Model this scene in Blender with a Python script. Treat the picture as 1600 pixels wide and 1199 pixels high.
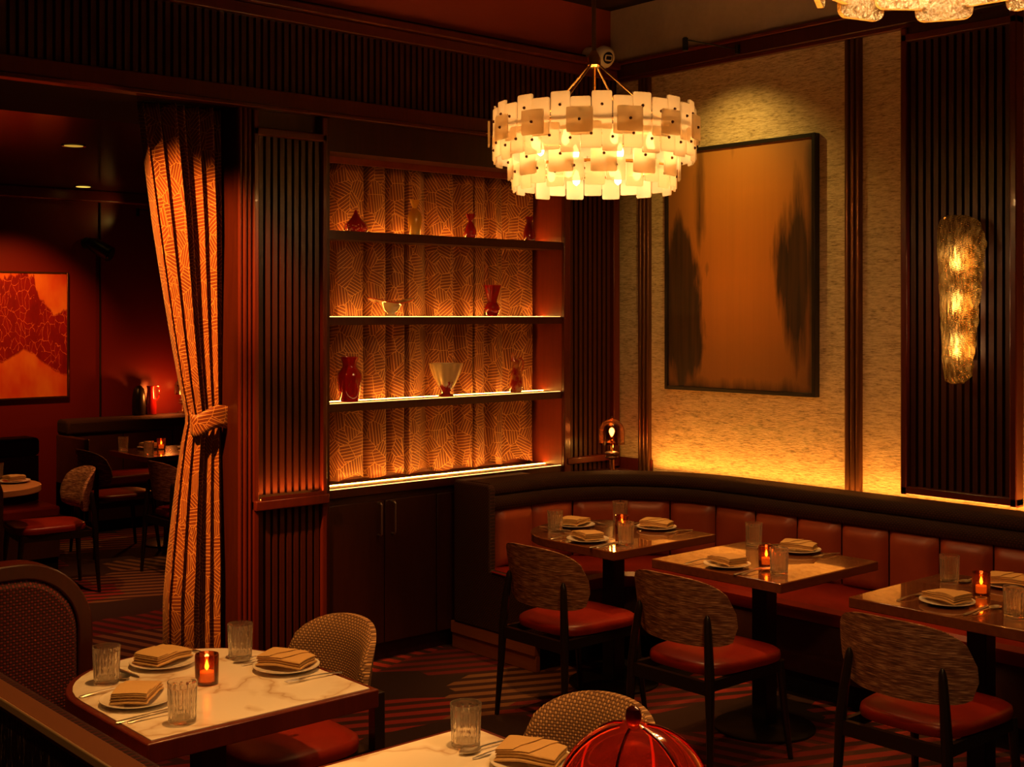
import bpy, bmesh, math, random
from math import pi, sin, cos, radians, sqrt, atan2
from mathutils import Vector, Matrix
random.seed(7)
for o in list(bpy.data.objects): bpy.data.objects.remove(o, do_unlink=True)
scene = bpy.context.scene
COL = scene.collection

# ------------------------------------------------------------------ camera, world, exposure
HORIZON, FOC, CAMZ = 492.0, 1975.0, 1.85
FW = Vector((.6633, .7484)); RT = Vector((.7483, -.6633))
cam_d = bpy.data.cameras.new('camera'); cam = bpy.data.objects.new('camera', cam_d); COL.objects.link(cam)
cam.location = (0, 0, CAMZ); cam.rotation_euler = (radians(90), 0, -radians(41.55))
cam_d.sensor_width = 36; cam_d.lens = FOC/1600*36; cam_d.shift_y = -(599.5-HORIZON)/1600
cam_d.clip_start = .05; cam_d.clip_end = 60
scene.camera = cam
scene.view_settings.view_transform = 'Standard'; scene.view_settings.look = 'None'
scene.view_settings.exposure = 0.0; scene.view_settings.gamma = 1.0
scene.view_settings.use_curve_mapping = False
w = bpy.data.worlds.new('room_world'); scene.world = w; w.use_nodes = True
bg = w.node_tree.nodes['Background']; bg.inputs[0].default_value = (1, .16, .05, 1); bg.inputs[1].default_value = .010

WARM = (1, .43, .095); AMBER = (1, .31, .04); BULB = (1, .52, .18)
def spot(name, loc, target, power, size, blend=.6, col=WARM, radius=.04):
    l = bpy.data.lights.new(name, 'SPOT'); l.energy = power; l.color = col; l.spot_size = radians(size); l.spot_blend = blend
    l.shadow_soft_size = radius
    o = bpy.data.objects.new(name, l); COL.objects.link(o); o.location = loc
    o.rotation_euler = (Vector(target)-Vector(loc)).to_track_quat('-Z', 'Y').to_euler()
    return o
def point(name, loc, power, col=WARM, radius=.02, parent=None):
    l = bpy.data.lights.new(name, 'POINT'); l.energy = power; l.color = col; l.shadow_soft_size = radius
    o = bpy.data.objects.new(name, l); COL.objects.link(o); o.location = loc; o.parent = parent
    return o
def strip(name, loc, sx, sy, direction, power, spread, col, along=(0, 1, 0)):
    l = bpy.data.lights.new(name, 'AREA'); l.shape = 'RECTANGLE'; l.size = sx; l.size_y = sy; l.energy = power; l.color = col; l.spread = radians(spread)
    o = bpy.data.objects.new(name, l); COL.objects.link(o); o.location = loc; d = Vector(direction).normalized()
    z = -d; x = Vector(along); y = z.cross(x).normalized(); x = y.cross(z)
    o.rotation_euler = Matrix((x, y, z)).transposed().to_euler(); return o
# LED grazer in the cove behind the banquette roll
strip('cove_grazer', (5.712, 2.85, .885), 4.7, .012, (.16, 0, 1), 19, 125, (1, .34, .042))
# LED grazer at the foot of the slatted pilaster panel
strip('pilaster_grazer', (3.379, 5.474, .944), .36, .008, (0, .10, 1), 1.5, 110, (1, .27, .03), (1, 0, 0))
spot('partition_fill', (.15, 2.3, 3.68), (.92, 2.45, .95), 130, 46, .8)  # unseen lamp added to bring out the partition cap and glass
# ceiling downlights of the two rooms, plus two fills added for the chair backs
spot('downlight_marble_table', (1.9, 3.1, 3.68), (1.85, 3.4, .75), 270, 40, .7)
spot('downlight_marble_table', (2.0, 2.1, 3.68), (1.95, 2.2, .75), 240, 36, .7)
spot('downlight_curtain', (1.15, 4.45, 3.68), (2.90, 5.64, 2.15), 1500, 20, .8, AMBER)
spot('downlight_curtain', (1.15, 4.55, 3.68), (2.98, 5.64, 1.05), 1200, 19, .8, AMBER)
spot('downlight_corner_table', (4.65, 4.3, 3.68), (4.62, 4.4, .75), 130, 34, .8)
spot('downlight_middle_table', (4.7, 3.4, 3.68), (4.65, 3.5, .75), 150, 34, .8)
spot('downlight_right_table', (4.7, 2.45, 3.68), (4.65, 2.45, .75), 120, 34, .8)
spot('chair_back_fill', (2.7, 4.1, 3.68), (3.7, 4.1, .3), 75, 70, .9, AMBER)  # this pair is added to brighten the chair backs, no fixture known
spot('chair_back_fill', (2.7, 2.9, 3.68), (3.7, 2.9, .3), 75, 70, .9, AMBER)
spot('downlight_far_picture', (3.6, 9.6, 2.92), (4.0, 10.98, 1.6), 130, 58, .7, (1, .30, .05))
spot('downlight_far_aisle', (3.6, 7.3, 2.9), (3.5, 7.4, 0), 110, 75, .9, (1, .30, .10))
spot('downlight_far_table', (4.7, 9.5, 2.9), (4.7, 9.5, .75), 50, 45, .8)
spot('downlight_far_left', (3.0, 8.2, 2.9), (3.15, 8.3, .75), 60, 45, .8)

# ------------------------------------------------------------------ mesh helpers
class MB:
    def __init__(s): s.v = []; s.f = []
    def box(s, x0, x1, y0, y1, z0, z1):
        b = len(s.v)
        s.v += [(x0,y0,z0),(x1,y0,z0),(x1,y1,z0),(x0,y1,z0),(x0,y0,z1),(x1,y0,z1),(x1,y1,z1),(x0,y1,z1)]
        for q in ((0,3,2,1),(4,5,6,7),(0,1,5,4),(1,2,6,5),(2,3,7,6),(3,0,4,7)): s.f.append(tuple(b+i for i in q))
        return s
    def ring(s, pts): b = len(s.v); s.v += [tuple(p) for p in pts]; return list(range(b, b+len(pts)))
    def bridge(s, a, c, closed=True):
        n = len(a)
        for i in range(n if closed else n-1):
            j = (i+1) % n; s.f.append((a[i], a[j], c[j], c[i]))
    def cap(s, a): s.f.append(tuple(a))
    def lathe(s, prof, n=24, c=(0,0,0), rf=None, capb=True, capt=True, closed=False):
        rings = []
        for r, z in prof:
            rings.append(s.ring([(c[0]+(rf(2*pi*i/n, r, z) if rf else r)*cos(2*pi*i/n), c[1]+(rf(2*pi*i/n, r, z) if rf else r)*sin(2*pi*i/n), c[2]+z) for i in range(n)]))
        for a, b in zip(rings, rings[1:]): s.bridge(a, b)
        if closed: s.bridge(rings[-1], rings[0])
        else:
            if capb: s.cap(rings[0])
            if capt: s.cap(rings[-1])
        return s
    def tube(s, pts, rad, n=8, cap=True, flat=1.0):
        pts = [Vector(p) for p in pts]; rings = []
        if not hasattr(rad, '__len__'): rad = [rad]*len(pts)
        for i, p in enumerate(pts):
            t = (pts[min(i+1, len(pts)-1)]-pts[max(i-1, 0)]).normalized()
            up = Vector((0,0,1)) if abs(t.z) < .95 else Vector((1,0,0))
            a = t.cross(up).normalized(); b = a.cross(t).normalized()
            rings.append(s.ring([p+a*(rad[i]*cos(2*pi*k/n))+b*(rad[i]*flat*sin(2*pi*k/n)) for k in range(n)]))
        for a, b in zip(rings, rings[1:]): s.bridge(a, b)
        if cap: s.cap(rings[0]); s.cap(rings[-1])
        return s
    def prism(s, poly, z0, z1):
        a = s.ring([(x, y, z0) for x, y in poly]); b = s.ring([(x, y, z1) for x, y in poly])
        s.bridge(a, b); s.cap(a); s.cap(b); return s
    def prism_axis(s, poly, a0, a1, axis):
        # poly in the plane across the axis ('x': (y,z), 'y': (x,z))
        m = (lambda p, a: (a, p[0], p[1])) if axis == 'x' else (lambda p, a: (p[0], a, p[1]))
        a = s.ring([m(p, a0) for p in poly]); b = s.ring([m(p, a1) for p in poly])
        s.bridge(a, b); s.cap(a); s.cap(b); return s
    def loft(s, rings, closed=True, cap=True):
        rr = [s.ring(r) for r in rings]
        for a, b in zip(rr, rr[1:]): s.bridge(a, b, closed)
        if cap: s.cap(rr[0]); s.cap(rr[-1])
        return s
    def grid(s, fn, nu, nv):
        idx = [[None]*(nv+1) for _ in range(nu+1)]
        for i in range(nu+1):
            for j in range(nv+1):
                idx[i][j] = len(s.v); s.v.append(tuple(fn(i/nu, j/nv)))
        for i in range(nu):
            for j in range(nv): s.f.append((idx[i][j], idx[i+1][j], idx[i+1][j+1], idx[i][j+1]))
        return s
    def mesh(s, name, mat=None, angle=35, uv=None, weld=True):
        me = bpy.data.meshes.new(name); me.from_pydata(s.v, [], s.f)
        bm = bmesh.new(); bm.from_mesh(me)
        if weld: bmesh.ops.remove_doubles(bm, verts=bm.verts, dist=1e-5)
        bmesh.ops.recalc_face_normals(bm, faces=bm.faces); bm.to_mesh(me); bm.free()
        for p in me.polygons: p.use_smooth = True
        me.set_sharp_from_angle(angle=radians(angle))
        if uv:
            L = me.uv_layers.new(name='UVMap')
            for lp in me.loops: L.data[lp.index].uv = uv(me.vertices[lp.vertex_index].co)
        if mat: me.materials.append(M[mat] if isinstance(mat, str) else mat)
        return me
    def build(s, name, mat, parent=None, loc=None, bevel=0, **k):
        o = bpy.data.objects.new(name, s.mesh(name, mat, **k)); COL.objects.link(o)
        if parent: o.parent = parent
        if loc: o.location = loc
        if bevel: mod = o.modifiers.new('edge', 'BEVEL'); mod.width = bevel; mod.segments = 2; mod.limit_method = 'ANGLE'; mod.angle_limit = radians(40)
        return o
def bx(*a): return MB().box(*a)
def put(name, me, parent=None, loc=(0,0,0), rot=(0,0,0)):
    o = bpy.data.objects.new(name, me); COL.objects.link(o); o.parent = parent; o.location = loc; o.rotation_euler = rot; return o
def tag(o, label=None, cat=None, group=None, kind=None):
    if label: o['label'] = label
    if cat: o['category'] = cat
    if group: o['group'] = group
    if kind: o['kind'] = kind
    return o
def empty(name, loc, rz=0, label=None, cat=None, group=None):
    o = bpy.data.objects.new(name, None); COL.objects.link(o); o.location = loc; o.rotation_euler = (0, 0, rz); o.empty_display_size = .1
    return tag(o, label, cat, group)
def struct(o): o['kind'] = 'structure'; return o
def copy_tree(o, parent=None):
    c = o.copy(); COL.objects.link(c); c.parent = parent
    for ch in list(o.children): copy_tree(ch, c)
    return c
def place(proto, used, loc, rz, label, group=None):
    o = proto if not used.get(proto.name) else copy_tree(proto)
    used[proto.name] = True
    o.location = loc; o.rotation_euler = (0, 0, rz); tag(o, label, None, group); return o
USED = {}
def ray(px):
    t = (px-800)/FOC; return FW+RT*t
def on_y(px, Y): r = ray(px); return Y*r.x/r.y          # world X of an image column on the plane Y
def at(px, py, z):
    d = FOC*(CAMZ-z)/(py-HORIZON); p = ray(px)*d; return (p.x, p.y, z)
def rrect(x0, x1, y0, y1, r, n=5, corners=(1,1,1,1)):
    out = []
    for k, (cx, cy, a0) in enumerate(((x1-r, y1-r, 0), (x0+r, y1-r, 90), (x0+r, y0+r, 180), (x1-r, y0+r, 270))):
        if corners[k]:
            for i in range(n+1): a = radians(a0+90*i/n); out.append((cx+r*cos(a), cy+r*sin(a)))
        else: out.append(((x1 if k in (0,3) else x0), (y1 if k in (0,1) else y0)))
    return out

# ------------------------------------------------------------------ materials
M = {}
class NT:
    def __init__(s, name):
        s.m = bpy.data.materials.new(name); s.m.use_nodes = True; s.t = s.m.node_tree; s.t.nodes.clear()
        s.out = s.t.nodes.new('ShaderNodeOutputMaterial'); M[name] = s.m
    def n(s, typ, **k):
        nd = s.t.nodes.new('ShaderNode'+typ)
        for a, b in k.items():
            if a.startswith('i_'):
                key = a[2:]; key = int(key) if key.isdigit() else key.replace('_', ' '); s.set(nd.inputs[key], b)
            else: setattr(nd, a, b)
        return nd
    def set(s, inp, v):
        if isinstance(v, bpy.types.NodeSocket): s.t.links.new(v, inp)
        elif isinstance(v, bpy.types.Node): s.t.links.new(v.outputs[0], inp)
        else:
            if isinstance(v, tuple) and len(v) == 3 and inp.type == 'RGBA': v = v+(1,)
            inp.default_value = v
    def math(s, op, a, b=0.0, c=0.0):
        nd = s.n('Math', operation=op); s.set(nd.inputs[0], a); s.set(nd.inputs[1], b)
        if len(nd.inputs) > 2: s.set(nd.inputs[2], c)
        return nd.outputs[0]
    def mix(s, f, a, b):
        nd = s.n('Mix', data_type='RGBA'); s.set(nd.inputs[0], f); s.set(nd.inputs[6], a); s.set(nd.inputs[7], b); return nd.outputs[2]
    def ramp(s, f, *stops):
        nd = s.n('ValToRGB'); s.set(nd.inputs[0], f); e = nd.color_ramp.elements
        while len(e) < len(stops): e.new(.5)
        for q, (p, c) in zip(e, stops): q.position = p; q.color = c+(1,) if len(c) == 3 else c
        return nd.outputs[0]
    def coords(s, kind='Object', scale=(1,1,1), rot=(0,0,0)):
        tc = s.n('TexCoord'); mp = s.n('Mapping', i_Scale=scale, i_Rotation=rot); s.t.links.new(tc.outputs[kind], mp.inputs[0]); return mp.outputs[0]
    def noise(s, vec, scale, detail=3, rough=.5): return s.n('TexNoise', i_Vector=vec, i_Scale=scale, i_Detail=detail, i_Roughness=rough).outputs[0]
    def bump(s, h, strength=.3, dist=.005): return s.n('Bump', i_Height=h, i_Strength=strength, i_Distance=dist).outputs[0]
    def bsdf(s, col, rough=.5, metal=0.0, normal=None, **k):
        b = s.n('BsdfPrincipled'); s.set(b.inputs['Base Color'], col); s.set(b.inputs['Roughness'], rough); s.set(b.inputs['Metallic'], metal)
        if normal is not None: s.set(b.inputs['Normal'], normal)
        for a, v in k.items(): s.set(b.inputs[a.replace('_', ' ')], v)
        s.t.links.new(b.outputs[0], s.out.inputs[0]); return b
    def surf(s, sh): s.t.links.new(sh.outputs[0] if isinstance(sh, bpy.types.Node) else sh, s.out.inputs[0])

def wood(name, c1, c2, rough=.35, scale=(1,1,.08), freq=60, coat=0.0):
    t = NT(name); v = t.coords('Object', scale); f = t.noise(v, freq, 4, .6); g = t.noise(v, freq*.25, 2)
    c = t.ramp(t.math('MULTIPLY_ADD', f, .6, t.math('MULTIPLY', g, .4)), (.3, c1), (.7, c2))
    t.bsdf(c, rough, normal=t.bump(f, .08, .002), Coat_Weight=coat)
wood('dark_wood', (.038,.0065,.0035), (.062,.011,.0055), .34)
wood('slat_wood', (.040,.0070,.0038), (.062,.0115,.006), .4)
wood('mahogany', (.085,.011,.006), (.125,.018,.009), .3, coat=.15)
wood('niche_wood', (.20,.030,.012), (.26,.042,.018), .36)
wood('cabinet_wood', (.026,.005,.003), (.040,.008,.004), .42)
wood('table_wood', (.13,.038,.013), (.20,.062,.020), .20, (.15,1,1), 40, 1.0)
wood('plinth_wood', (.28,.10,.04), (.36,.14,.06), .45, (1,.08,1))
wood('pale_edge', (.42,.22,.09), (.50,.28,.12), .35, (.2,.2,1), 30)
def plain(name, col, rough=.5, metal=0.0, **k): NT(name).bsdf(col, rough, metal, **k)
plain('black_void', (.006,.004,.004), .8)
plain('black_wood', (.014,.010,.009), .32)
plain('black_metal', (.012,.011,.011), .4, .3)
plain('brass', (.75,.42,.12), .25, 1.0)
plain('bronze', (.22,.10,.05), .33, .85)
plain('bronze_cap', (.20,.075,.035), .42)
plain('strip_brass', (.85,.6,.35), .38, .8)
plain('dark_stud', (.10,.04,.02), .35, .8)
plain('steel', (.66,.60,.52), .36, 1.0)
plain('bulkhead_paint', (.44,.065,.028), .6)
plain('far_wall_paint', (.17,.014,.009), .35)
plain('far_ceiling', (.055,.010,.006), .16)
plain('ceiling_dark', (.03,.008,.006), .7)
plain('camera_white', (.72,.66,.58), .4)
plain('lens_black', (.01,.01,.01), .1)
plain('porcelain', (.80,.74,.64), .18, Coat_Weight=.4)
plain('wax', (.9,.75,.5), .5, Subsurface_Weight=.0)
plain('rib_red', (.42,.035,.012), .3)
plain('cup_red_mat', (.3,.03,.015), .2)

def emit(name, col, strength):
    t = NT(name); t.surf(t.n('Emission', i_Color=col+(1,), i_Strength=strength))
emit('led', (1,.38,.05), 85.0)
emit('led_front', (1,.50,.13), 3.5)
emit('led_cove', (1,.42,.075), 4.0)
emit('led_panel', (1,.26,.03), 6.0)
emit('bulb', (1,.66,.26), 45.0)
emit('bulb_soft', (1,.66,.28), 12.0)
emit('flame', (1,.62,.18), 30.0)
t = NT('wax_lit'); t.surf(t.n('MixShader', i_0=.5, i_1=t.n('BsdfDiffuse', i_Color=(.9,.7,.4,1)), i_2=t.n('Emission', i_Color=(1,.50,.10,1), i_Strength=2.4)))

# leather
def leather(name, c1, c2, rough=.36):
    t = NT(name); v = t.coords(); n1 = t.noise(v, 6, 3); n2 = t.noise(v, 220, 2)
    t.bsdf(t.ramp(n1, (.35, c1), (.65, c2)), rough, normal=t.bump(n2, .12, .001))
leather('red_leather', (.205,.012,.005), (.255,.016,.0065))
leather('cushion_leather', (.34,.060,.022), (.41,.078,.028), .42)
leather('dark_leather', (.06,.018,.010), (.08,.024,.013), .5)

# basket weave and striated cloth
def weave(name, c_lo, c_hi, scale=90, kind='UV', bump=.5):
    t = NT(name); v = t.coords(kind, (scale,)*3)
    ck = t.n('TexChecker', i_Vector=v, i_Scale=1.0).outputs[1]
    sx = t.n('SeparateXYZ', i_Vector=v)
    wx = t.math('ABSOLUTE', t.math('SINE', t.math('MULTIPLY', sx.outputs[0], pi))); wy = t.math('ABSOLUTE', t.math('SINE', t.math('MULTIPLY', sx.outputs[1], pi)))
    h = t.math('MULTIPLY', t.math('POWER', t.math('MULTIPLY', wx, wy), .6), t.math('MULTIPLY_ADD', ck, .6, .4))
    t.bsdf(t.ramp(h, (.12, c_lo), (.75, c_hi)), .8, normal=t.bump(h, bump, .004))
weave('chair_weave', (.10,.040,.016), (.52,.30,.14), 120)
weave('booth_weave', (.012,.002,.002), (.16,.009,.008), 105)
weave('roll_weave', (.014,.004,.002), (.072,.018,.008), 105)
t = NT('striated'); v = t.coords('UV', (18, 290, 1)); n = t.noise(v, 1.0, 3, .6); n2 = t.noise(t.coords('UV', (8, 60, 1)), 1.0, 3)
f = t.math('MULTIPLY_ADD', n, .75, t.math('MULTIPLY', n2, .25))
t.bsdf(t.ramp(f, (.40, (.10,.036,.018)), (.52, (.30,.125,.062)), (.62, (.72,.45,.26))), .75, normal=t.bump(f, .4, .003))

# patchwork of hatched lines: carpet and curtain cloth
def hatch(t, vec, cell, freq, width, angles, edge=None, rnd=1.0):
    vo = t.n('TexVoronoi', voronoi_dimensions='2D', i_Vector=vec, i_Scale=cell, i_Randomness=rnd)
    sep = t.n('SeparateColor', i_Color=vo.outputs['Color'])
    a = t.math('MULTIPLY', t.math('FLOOR', t.math('MULTIPLY', sep.outputs[0], float(angles)-.001)), pi/angles)
    a = t.math('ADD', a, .12)
    p = t.n('SeparateXYZ', i_Vector=vec)
    s = t.math('ADD', t.math('MULTIPLY', p.outputs[0], t.math('COSINE', a)), t.math('MULTIPLY', p.outputs[1], t.math('SINE', a)))
    fr = t.math('PINGPONG', t.math('MULTIPLY', s, freq), .5)
    line = t.math('LESS_THAN', fr, width)
    if edge:
        ve = t.n('TexVoronoi', voronoi_dimensions='2D', feature='DISTANCE_TO_EDGE', i_Vector=vec, i_Scale=cell, i_Randomness=rnd)
        line = t.math('MAXIMUM', line, t.math('LESS_THAN', ve.outputs['Distance'], edge))
    return line, sep
t = NT('curtain_cloth'); v = t.coords('UV'); line, sep = hatch(t, v, 12, 58, .105, 6, .016)
grain = t.noise(t.coords('UV', (400, 60, 1)), 1.0, 2)
base = t.mix(sep.outputs[1], (.16,.032,.008), (.22,.050,.012))
c = t.mix(line, base, (.72,.36,.11)); c = t.mix(t.math('MULTIPLY', grain, .3), c, (.12,.035,.012))
t.bsdf(c, .55, normal=t.bump(line, .25, .001), Sheen_Weight=.2)

t = NT('carpet')
v = t.coords('Object', (1,1,1), (0,0,radians(8)))
tc = t.n('Mapping', i_Scale=(1,1.9,1)); t.t.links.new(v, tc.inputs[0])
vo = t.n('TexVoronoi', voronoi_dimensions='2D', distance='CHEBYCHEV', i_Vector=tc.outputs[0], i_Scale=1.15, i_Randomness=.85)
sep = t.n('SeparateColor', i_Color=vo.outputs['Color']); p = t.n('SeparateXYZ', i_Vector=v)
pick = t.math('GREATER_THAN', sep.outputs[0], .62)
sa = t.math('MULTIPLY_ADD', p.outputs[0], .30, p.outputs[1]); sb = t.math('MULTIPLY_ADD', p.outputs[1], .45, p.outputs[0])
s = t.math('ADD', t.math('MULTIPLY', sa, t.math('SUBTRACT', 1.0, pick)), t.math('MULTIPLY', sb, pick))
line = t.math('LESS_THAN', t.math('PINGPONG', t.math('MULTIPLY', s, 9.5), .5), .26)
solid = t.math('LESS_THAN', sep.outputs[1], .28)
line = t.math('MULTIPLY', line, t.math('SUBTRACT', 1.0, solid))
red = t.ramp(sep.outputs[2], (.0, (.20,.012,.008)), (.55, (.33,.022,.014)), (.86, (.26,.11,.045)))
red.node.color_ramp.interpolation = 'CONSTANT'
dark = t.mix(sep.outputs[1], (.030,.010,.007), (.060,.012,.008))
pile = t.noise(t.coords(), 260, 2)
c = t.mix(line, dark, red); c = t.mix(t.math('MULTIPLY', pile, .35), c, (.02,.006,.004))
t.bsdf(c, .95, normal=t.bump(pile, .5, .004))

t = NT('wallpaper'); v = t.coords('Object', (1, 9, 55)); n = t.noise(v, 3.2, 4, .6); n2 = t.noise(t.coords('Object', (1, 3, 14)), 3.0, 3)
f = t.math('MULTIPLY_ADD', n, .75, t.math('MULTIPLY', n2, .25))
t.bsdf(t.ramp(f, (.34, (.26,.17,.085)), (.47, (.56,.41,.24)), (.62, (.74,.58,.38))), .62, normal=t.bump(f, .7, .012))
t = NT('concrete'); v = t.coords(); n = t.noise(v, 2.2, 6, .6); n2 = t.noise(v, 30, 3)
t.bsdf(t.ramp(t.math('MULTIPLY_ADD', n, .8, t.math('MULTIPLY', n2, .2)), (.35, (.46,.33,.22)), (.65, (.60,.44,.30))), .8, normal=t.bump(n2, .15, .004))
t = NT('marble'); v = t.coords('Object'); wv = t.n('VectorMath', operation='ADD', i_0=v, i_1=t.n('VectorMath', operation='SCALE', i_0=t.n('TexNoise', i_Vector=v, i_Scale=2.2, i_Detail=4).outputs[1], i_Scale=.9).outputs[0])
n = t.noise(wv.outputs[0], 2.4, 3, .5); vein = t.math('ABSOLUTE', t.math('SUBTRACT', n, .5))
n3 = t.noise(v, 4, 3)
c = t.mix(t.ramp(vein, (0.0, (.85,.85,.85)), (.012, (.4,.4,.4)), (.06, (0,0,0))), t.mix(n3, (.78,.70,.58), (.86,.80,.70)), (.50,.34,.20))
c = t.mix(t.ramp(t.noise(v, 1.6, 4, .55), (.50, (0,0,0)), (.72, (.5,.5,.5))), c, (.58,.42,.27))
t.bsdf(c, .24)
# paintings
t = NT('tall_painting'); uv = t.coords('UV'); p = t.n('SeparateXYZ', i_Vector=uv); X, Y = p.outputs[0], p.outputs[1]
st = t.noise(t.coords('UV', (9, 1.3, 1)), 1.0, 5, .6); st2 = t.noise(t.coords('UV', (26, 1.0, 1)), 1.0, 4, .6); big = t.noise(t.coords('UV', (3.2, 1.7, 1)), 1.3, 2)
hue = t.ramp(Y, (0.0, (.55,.21,.045)), (.45, (.90,.29,.035)), (.8, (.72,.26,.045)), (1.0, (.42,.19,.05)))
hue = t.mix(t.math('MULTIPLY', st2, .45), hue, (.42,.15,.03))
st3 = t.noise(t.coords('UV', (7, 1.6, 1)), 1.0, 5, .6); st4 = t.noise(t.coords('UV', (30, 2.2, 1)), 1.0, 3)
def blob(cx, half, y0, y1, soft, nz, amp):
    wob = t.math('MULTIPLY', t.math('SUBTRACT', nz, .5), amp)
    hgt = t.math('MULTIPLY', t.math('MINIMUM', t.math('SUBTRACT', Y, y0), t.math('SUBTRACT', y1, Y)), soft)
    hgt = t.math('MINIMUM', hgt, half)
    return t.math('SUBTRACT', t.math('ADD', hgt, wob), t.math('ABSOLUTE', t.math('SUBTRACT', X, cx)))
b1 = blob(.11, .19, -.08, .76, .75, st3, .42); b2 = blob(.245, .05, .50, 1.05, .30, st, .16)
b3 = blob(.865, .13, .0, .97, .30, st, .30); b4 = blob(.97, .05, -.05, 1.05, .5, st3, .16)
b5 = t.math('SUBTRACT', t.math('MULTIPLY', st3, .16), t.math('ADD', Y, .02)); b6 = blob(.47, .02, .92, 1.1, .5, st, .06)
dk = t.math('MAXIMUM', t.math('MAXIMUM', t.math('MAXIMUM', b1, b2), t.math('MAXIMUM', b3, b4)), t.math('MAXIMUM', b5, b6))
edge_ = t.math('MULTIPLY', t.math('ABSOLUTE', t.math('SUBTRACT', X, .52)), 1.9)
hue = t.mix(t.math('MINIMUM', t.math('MULTIPLY', edge_, edge_), .75), hue, (.17,.070,.022))
mask = t.math('MULTIPLY', t.ramp(dk, (0.0, (0,0,0)), (.06, (1,1,1))), t.math('MULTIPLY_ADD', st4, .4, .74))
c = t.mix(mask, hue, t.mix(st2, (.012,.007,.004), (.055,.026,.010)))
t.bsdf(c, .45)
t = NT('red_painting'); uv = t.coords('UV'); p = t.n('SeparateXYZ', i_Vector=uv); X, Y = p.outputs[0], p.outputs[1]
nz = t.noise(t.coords('UV', (5, 5, 1)), 1.0, 4, .6)
wob = t.n('VectorMath', operation='ADD', i_0=uv, i_1=t.n('VectorMath', operation='SCALE', i_0=t.n('TexNoise', i_Vector=uv, i_Scale=4.0, i_Detail=3).outputs[1], i_Scale=.25).outputs[0])
g_ = lambda q: (q, q, q)
jag = t.math('MULTIPLY', t.math('SUBTRACT', t.noise(t.coords('UV', (14, 3, 1)), 1.0, 2), .5), .16)
top_ = t.math('ADD', t.ramp(X, (0.0, g_(.95)), (.30, g_(1.0)), (.46, g_(.98)), (.50, g_(.84)), (.66, g_(.75)), (.78, g_(.66)), (1.0, g_(.74))), jag)
bot_ = t.math('ADD', t.ramp(X, (0.0, g_(.28)), (.30, g_(.38)), (.46, g_(.34)), (.62, g_(.27)), (.80, g_(.20)), (1.0, g_(.16))), t.math('MULTIPLY', t.math('SUBTRACT', nz, .5), .05))
band = t.math('MINIMUM', t.math('SUBTRACT', top_, Y), t.math('SUBTRACT', Y, bot_))
vs = t.n('TexVoronoi', voronoi_dimensions='2D', feature='DISTANCE_TO_EDGE', i_Vector=wob.outputs[0], i_Scale=13.0)
vein = t.math('MULTIPLY', t.math('LESS_THAN', vs.outputs['Distance'], .030), t.math('GREATER_THAN', nz, .44))
inner = t.mix(vein, t.mix(nz, (.12,.004,.006), (.50,.018,.012)), (.85,.16,.07))
outer = t.ramp(t.noise(uv, 2.5, 3), (.35, (.80,.075,.018)), (.65, (.98,.30,.045)))
t.bsdf(t.mix(t.ramp(band, (.0, (0,0,0)), (.02, (1,1,1))), outer, inner), .4)
# glass kinds
t = NT('crystal'); t.surf(t.n('MixShader', i_0=.10, i_1=t.n('BsdfGlass', i_Color=(1,.98,.95,1), i_Roughness=.0, i_IOR=1.5), i_2=t.n('BsdfTranslucent', i_Color=(1,.97,.9,1))))
def thin_glass(name, tint, rough=.05, gl=.12, transl=None, tf=0.0):
    t = NT(name); tr = t.n('BsdfTransparent', i_Color=tint+(1,)); g = t.n('BsdfGlossy', i_Color=(1,.95,.9,1), i_Roughness=rough)
    fr = t.n('Fresnel', i_IOR=1.45)
    a = tr
    if transl: a = t.n('MixShader', i_0=tf, i_1=tr, i_2=t.n('BsdfTranslucent', i_Color=transl+(1,)))
    t.surf(t.n('MixShader', i_0=t.math('ADD', fr.outputs[0], gl*.3), i_1=a, i_2=g))
thin_glass('smoke_dome', (.42,.12,.04), .16, 0.0)
thin_glass('red_dome', (.50,.040,.012), .08, .30, (.40,.015,.005), .10)
thin_glass('candle_glass', (.72,.30,.10), .08, .1, (.30,.06,.015), .10)
def plate_glass(name, tint, fac_transp, rough=.3):
    t = NT(name); v = t.coords('Object'); n = t.noise(v, 45, 3)
    tl = t.n('BsdfTranslucent', i_Color=tint+(1,)); df = t.n('BsdfDiffuse', i_Color=tint+(1,))
    m1 = t.n('MixShader', i_0=.35, i_1=tl, i_2=df)
    m2 = t.n('MixShader', i_0=fac_transp, i_1=m1, i_2=t.n('BsdfTransparent', i_Color=(.95,.85,.68,1)))
    t.surf(t.n('MixShader', i_0=.07, i_1=m2, i_2=t.n('BsdfGlossy', i_Roughness=rough, i_Normal=t.bump(n, .5, .003))))
plate_glass('alabaster', (.80,.72,.58), .38)
t = NT('sconce_glass'); v = t.coords('UV', (85, 17, 1)); n = t.noise(v, 1.0, 4, .65); g = t.coords('UV', (1,1,1)); p = t.n('SeparateXYZ', i_Vector=g)
gr = t.math('MULTIPLY', t.math('SINE', t.math('MULTIPLY', p.outputs[0], 260.0)), t.math('SINE', t.math('MULTIPLY', p.outputs[1], 780.0)))
h = t.math('MULTIPLY_ADD', n, 1.0, t.math('MULTIPLY', gr, .12)); nb = t.bump(h, 1.0, .012)
refr = t.n('BsdfRefraction', i_Color=t.ramp(h, (.38, (.35,.25,.11)), (.60, (1,.90,.62))), i_Roughness=.10, i_IOR=1.3, i_Normal=nb); tl = t.n('BsdfTranslucent', i_Color=t.ramp(h, (.38, (.16,.10,.035)), (.50, (.55,.38,.16)), (.62, (1,.86,.55))), i_Normal=nb)
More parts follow.
